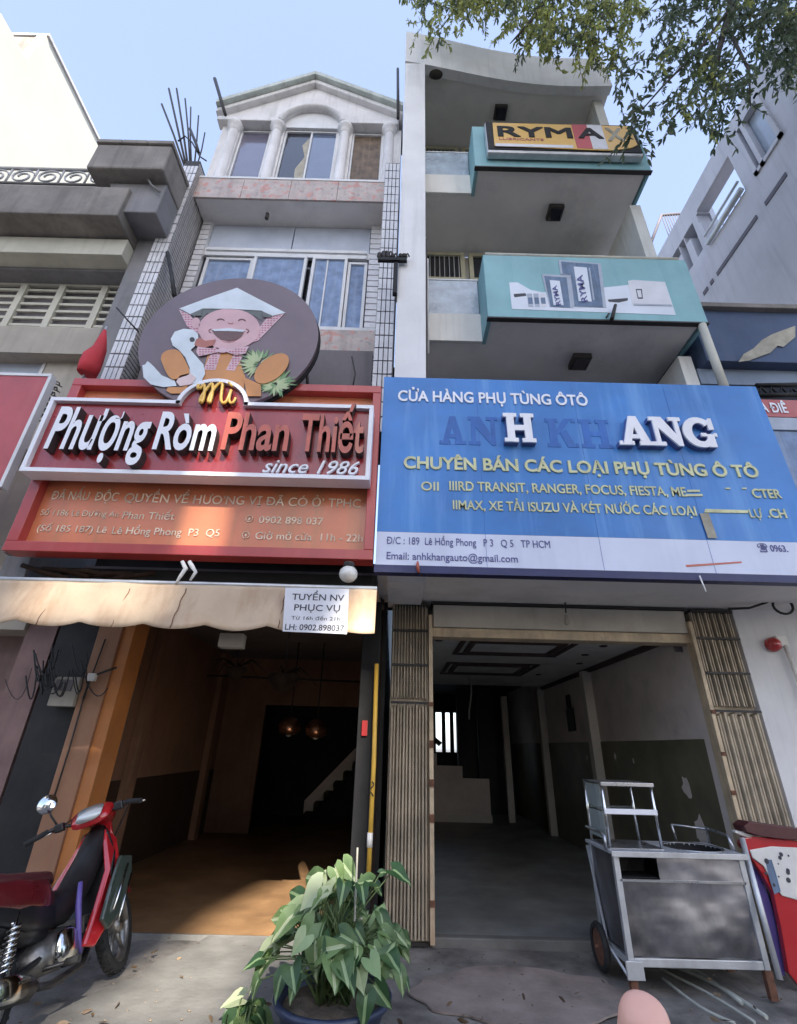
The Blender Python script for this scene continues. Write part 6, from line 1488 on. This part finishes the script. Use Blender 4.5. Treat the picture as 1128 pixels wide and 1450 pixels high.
pot = thing('plant_pot', 'wide dark blue glazed round pot of dry soil in the foreground', 'plant pot', (pc[0], pc[1], 0))
m = MB(); m.lathe([(.20, 0), (.21, .01), (.27, .15), (.30, .27), (.335, .285), (.345, .305), (.335, .322), (.31, .318), (.295, .30), (.285, .24)], (pc[0], pc[1], 0), n=48); m.build('bowl', 'pot_blue', pot)
m = MB(); vs, fs = [], []
for j in range(9):
    for k in range(40):
        r = .288 * j / 8; w = 2 * PI * k / 40; x, y = r * math.cos(w), r * math.sin(w); vs.append((pc[0] + x, pc[1] + y, .262 + .03 * noise.noise(Vector((x * 9, y * 9, 0))) + .012 * noise.noise(Vector((x * 30, y * 30, 5))) + .03 * (1 - j / 8)))
m.add(vs, [(j * 40 + k, j * 40 + (k + 1) % 40, (j + 1) * 40 + (k + 1) % 40, (j + 1) * 40 + k) for j in range(8) for k in range(40)], True); m.build('soil', 'soil', pot)
pa = atY(474, 1225, 3.7); pb = atY(482, 1245, 3.7)
plant('potted_plant', 'bushy arrow-leaved plant with pale veined leaves growing in the blue pot', (pc[0], pc[1] + .02), .46, .42, .88, 125, 21, .28, tall=[(pa.x, 3.72, pa.z - .02, 1.2), (pb.x, 3.7, pb.z - .02, 3.0), (pb.x + .25, 3.72, .88, 1.0), (pb.x + .33, 3.7, .9, .4), (pb.x + .2, 3.7, .84, 2)])
m = MB(); m.tube([atY(506, 1200, 3.68), atY(502, 1305, 3.66), atY(512, 1300, 3.6)], [.006, .007, .005], 5); tag(m.build('cane', 'peeled_plaster'), 'thin dry cane standing up among the leaves of the potted plant', 'cane')
p = atZ(346, 1438, .12)
plant('small_plant', 'small low leafy plant on the pavement left of the blue pot', (p.x, p.y), .12, .05, .17, 24, 8, .0)

# ================================================================ STREET TREE
random.seed(12)
tr = thing('street_tree', 'leafy street tree whose twigs hang over the top right of the view', 'tree', (7.2, .6, 0))
m = MB(); m.tube([(7.2, .6, -.1), (7.15, .6, 2), (7.0, .7, 4.5), (6.7, .9, 7.0)], [.34, .27, .24, .2], 16); m.build('trunk', 'bark', tr)
lf = MB(); lf2 = MB(); tw = MB()
def leaf_at(mb, p, d, L):
    d = d.normalized(); s_ = d.cross(Vector((random.uniform(-1, 1), random.uniform(-1, 1), random.uniform(-.3, 1)))).normalized() * L * .17; up = d.cross(s_).normalized() * L * .05
    o = len(mb.v)
    mb.v += [tuple(p), tuple(p + d * L * .3 + s_), tuple(p + d * L * .65 + s_ * .8), tuple(p + d * L), tuple(p + d * L * .65 - s_ * .8), tuple(p + d * L * .3 - s_), tuple(p + d * L * .45 - up)]
    mb.f += [(o, o + 1, o + 2, o + 6), (o + 6, o + 2, o + 3), (o + 6, o + 3, o + 4), (o, o + 6, o + 4, o + 5)]; mb.m += [0] * 4; mb.sm += [True] * 4
def twig(p, mb, k=None, L=.115):
    k = k or random.randint(9, 16); d = Vector((random.uniform(-.8, .5), random.uniform(-.5, .5), random.uniform(-1, -.1))).normalized()
    q = p.copy()
    pts = [q.copy()]
    for i in range(k):
        q = q + d * .045; d = (d + Vector((random.uniform(-.25, .25), random.uniform(-.25, .25), -.06))).normalized(); pts.append(q.copy())
        for s_ in range(random.choice((1, 2, 2))):
            leaf_at(mb, q, d * .5 + Vector((random.uniform(-1, 1), random.uniform(-1, 1), random.uniform(-1.2, .1))), L * random.uniform(.7, 1.15))
    tw.tube(pts[::3] + [pts[-1]], .004, 3, False)
def low1(x):   # lower outline of the sun-tinted mass, photograph rows
    return [(590, 18), (600, 52), (630, 60), (648, 66), (665, 48), (690, 60), (715, 40), (740, 64), (780, 74), (820, 78), (850, 108), (868, 92), (885, 70), (900, 30)]
def ylow(poly, x):
    for (a, ya_), (b, yb_) in zip(poly, poly[1:]):
        if a <= x <= b: return ya_ + (yb_ - ya_) * (x - a) / (b - a)
    return -99
L1 = low1(0); L2 = [(872, 130), (885, 150), (905, 196), (915, 170), (940, 182), (965, 170), (985, 188), (1005, 176), (1025, 178), (1042, 140), (1060, 128), (1080, 122), (1113, 112), (1180, 110)]
hubs = []
for i in range(720):
    x = random.uniform(585, 905); lo_ = ylow(L1, x); y = random.uniform(-60, lo_ - 14)
    if noise.noise(Vector((x * .017, y * .022, 1))) < -.12 and y > 5: continue
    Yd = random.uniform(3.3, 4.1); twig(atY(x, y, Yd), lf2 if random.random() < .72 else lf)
for i in range(800):
    x = random.uniform(872, 1175); lo_ = ylow(L2, x); y = random.uniform(-60, lo_ - 14)
    if noise.noise(Vector((x * .016, y * .018, 7))) < -.06 and y > 0: continue
    if x < 935 and y < 85 : continue
    if 935 <= x < 1000 and 95 < y and random.random() < .35: continue
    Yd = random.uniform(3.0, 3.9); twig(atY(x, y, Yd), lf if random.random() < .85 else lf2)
# crown out of sight above and behind the viewer
for i in range(420):
    w = random.uniform(0, 2 * PI); r = 4.6 * math.sqrt(random.random()); z = 11.5 + random.uniform(-2.2, 3.2); x, y = 6.8 + r * math.cos(w), -1.2 + r * .8 * math.sin(w)
    if y > (z - 1.6) / 3.5 - .6: continue
    twig(Vector((x, y, z)), lf, 14, .16)
def branch(pts, r0, r1): 
    n_ = len(pts); tw.tube(pts, [r0 + (r1 - r0) * i / (n_ - 1) for i in range(n_)], 7)
T0 = Vector((6.7, .9, 7.0))
branch([T0, Vector((5.8, 1.6, 9.4)), atY(1045, -60, 3.2), atY(1035, 10, 3.3), atY(1018, 70, 3.4), atY(1008, 120, 3.45)], .14, .02)
branch([atY(1035, 10, 3.3), atY(990, 70, 3.4), atY(940, 120, 3.4), atY(905, 160, 3.4)], .03, .008)
branch([atY(1030, 40, 3.35), atY(1060, 100, 3.3), atY(1062, 150, 3.3)], .03, .008)
branch([T0, Vector((5.2, 1.6, 10.2)), atY(900, -90, 3.4), atY(780, -10, 3.7), atY(745, 38, 3.8), atY(722, 62, 3.8)], .12, .008)
branch([atY(900, -90, 3.4), atY(760, -60, 3.8), atY(660, -10, 3.9), atY(625, 40, 3.9)], .05, .008)
branch([atY(880, -60, 3.5), atY(850, 30, 3.8), atY(842, 85, 3.8)], .03, .006)
branch([T0, Vector((7.6, -.4, 9.6)), Vector((8.2, -2.0, 12.4))], .13, .04); branch([T0, Vector((6.0, -1.0, 9.8)), Vector((4.6, -2.4, 12.2))], .12, .04)
tw.build('limb', 'bark', tr)
lf.build('crown', 'tree_leaf', tr, kind='stuff'); lf2.build('sun_tint_crown', 'tree_leaf_sun_tint', tr, kind='stuff')

# ================================================================ SCRAPS ON THE GROUND
random.seed(31); m = MB()
for i in range(150):
    x, y = random.uniform(-2.8, 3.2), random.uniform(4.0, 5.5); r = random.uniform(.004, .010)
    m.ell((x, y, gz(x, y) + r * .2 + (.03 if x < -.5 else .0)), (r * random.uniform(.8, 1.6), r, r * .6), 6, 4)
m.build('gravel', 'soil', kind='stuff')
m = MB()
for i in range(70):
    x, y = random.uniform(-2.6, 3.0), random.uniform(3.8, 5.4); w = random.uniform(0, 2 * PI); o = len(m.v)
    leaf_at(m, Vector((x, y, .034 + random.uniform(0, .01))), Vector((math.cos(w), math.sin(w), .05)), random.uniform(.04, .09))
m.build('fallen_leaves', 'wood_panel', kind='stuff')

# ================================================================ FINGER OF THE PERSON HOLDING THE CAMERA
def hand():
    tip = Vector((0, 0, EYE)) + (M4.to_3x3() @ Vector(((912 - 564) / FPX, (725 - 1404) / FPX, -1)) ) * .15
    up = (M4.to_3x3() @ Vector((-.06, 1, .10))).normalized(); bk = M4.to_3x3() @ Vector((0, 0, 1)); sd_ = M4.to_3x3() @ Vector((1, 0, 0))
    V = []; E = []; R_ = []
    def add(p, r, par=None):
        V.append(tuple(p)); R_.append(r)
        if par is not None: E.append((par, len(V) - 1))
        return len(V) - 1
    wrist = add(tip - up * .19 + bk * .05, .026)
    palm = add(tip - up * .145 + bk * .04, .032, wrist)
    for k, (o, L, cl) in enumerate(((.0, 1.0, .0), (.019, .80, .35), (.037, .76, .4), (.053, .62, .4))):
        kn = add(tip - up * .095 + bk * .02 + sd_ * o, .0102, palm)
        a = add(tip - up * .052 * (2 - L) + bk * (.008 + cl * .02) + sd_ * o, .0098, kn)
        b = add(tip - up * (.024 + (1 - L) * .09) + bk * (.0 + cl * .05) + sd_ * o, .0094, a)
        add(tip - up * (.004 + (1 - L) * .10) + bk * (cl * .08) + sd_ * o, .0080, b)
    a = add(tip - up * .11 - sd_ * .03 + bk * .05, .013, palm); add(tip - up * .08 - sd_ * .045 + bk * .06, .010, a)
    # forearm down and back to the body
    add(tip - up * .30 + bk * .10, .028, wrist); add(tip - up * .42 + bk * .18, .036, len(V) - 1)
    me = bpy.data.meshes.new('hand'); me.from_pydata(V, E, []); me.materials.append(MATS['skin'])
    o = link('hand', me); o.modifiers.new('skin', 'SKIN'); me.skin_vertices or None
    for i, r in enumerate(R_): me.skin_vertices[0].data[i].radius = (r, r)
    me.skin_vertices[0].data[0].use_root = True
    s_ = o.modifiers.new('sub', 'SUBSURF'); s_.levels = 3; s_.render_levels = 3
    o.modifiers['skin'].use_smooth_shade = True
    tag(o, 'bare fingertip of a hand held up at the bottom edge, in front of the cart', 'hand')
hand()
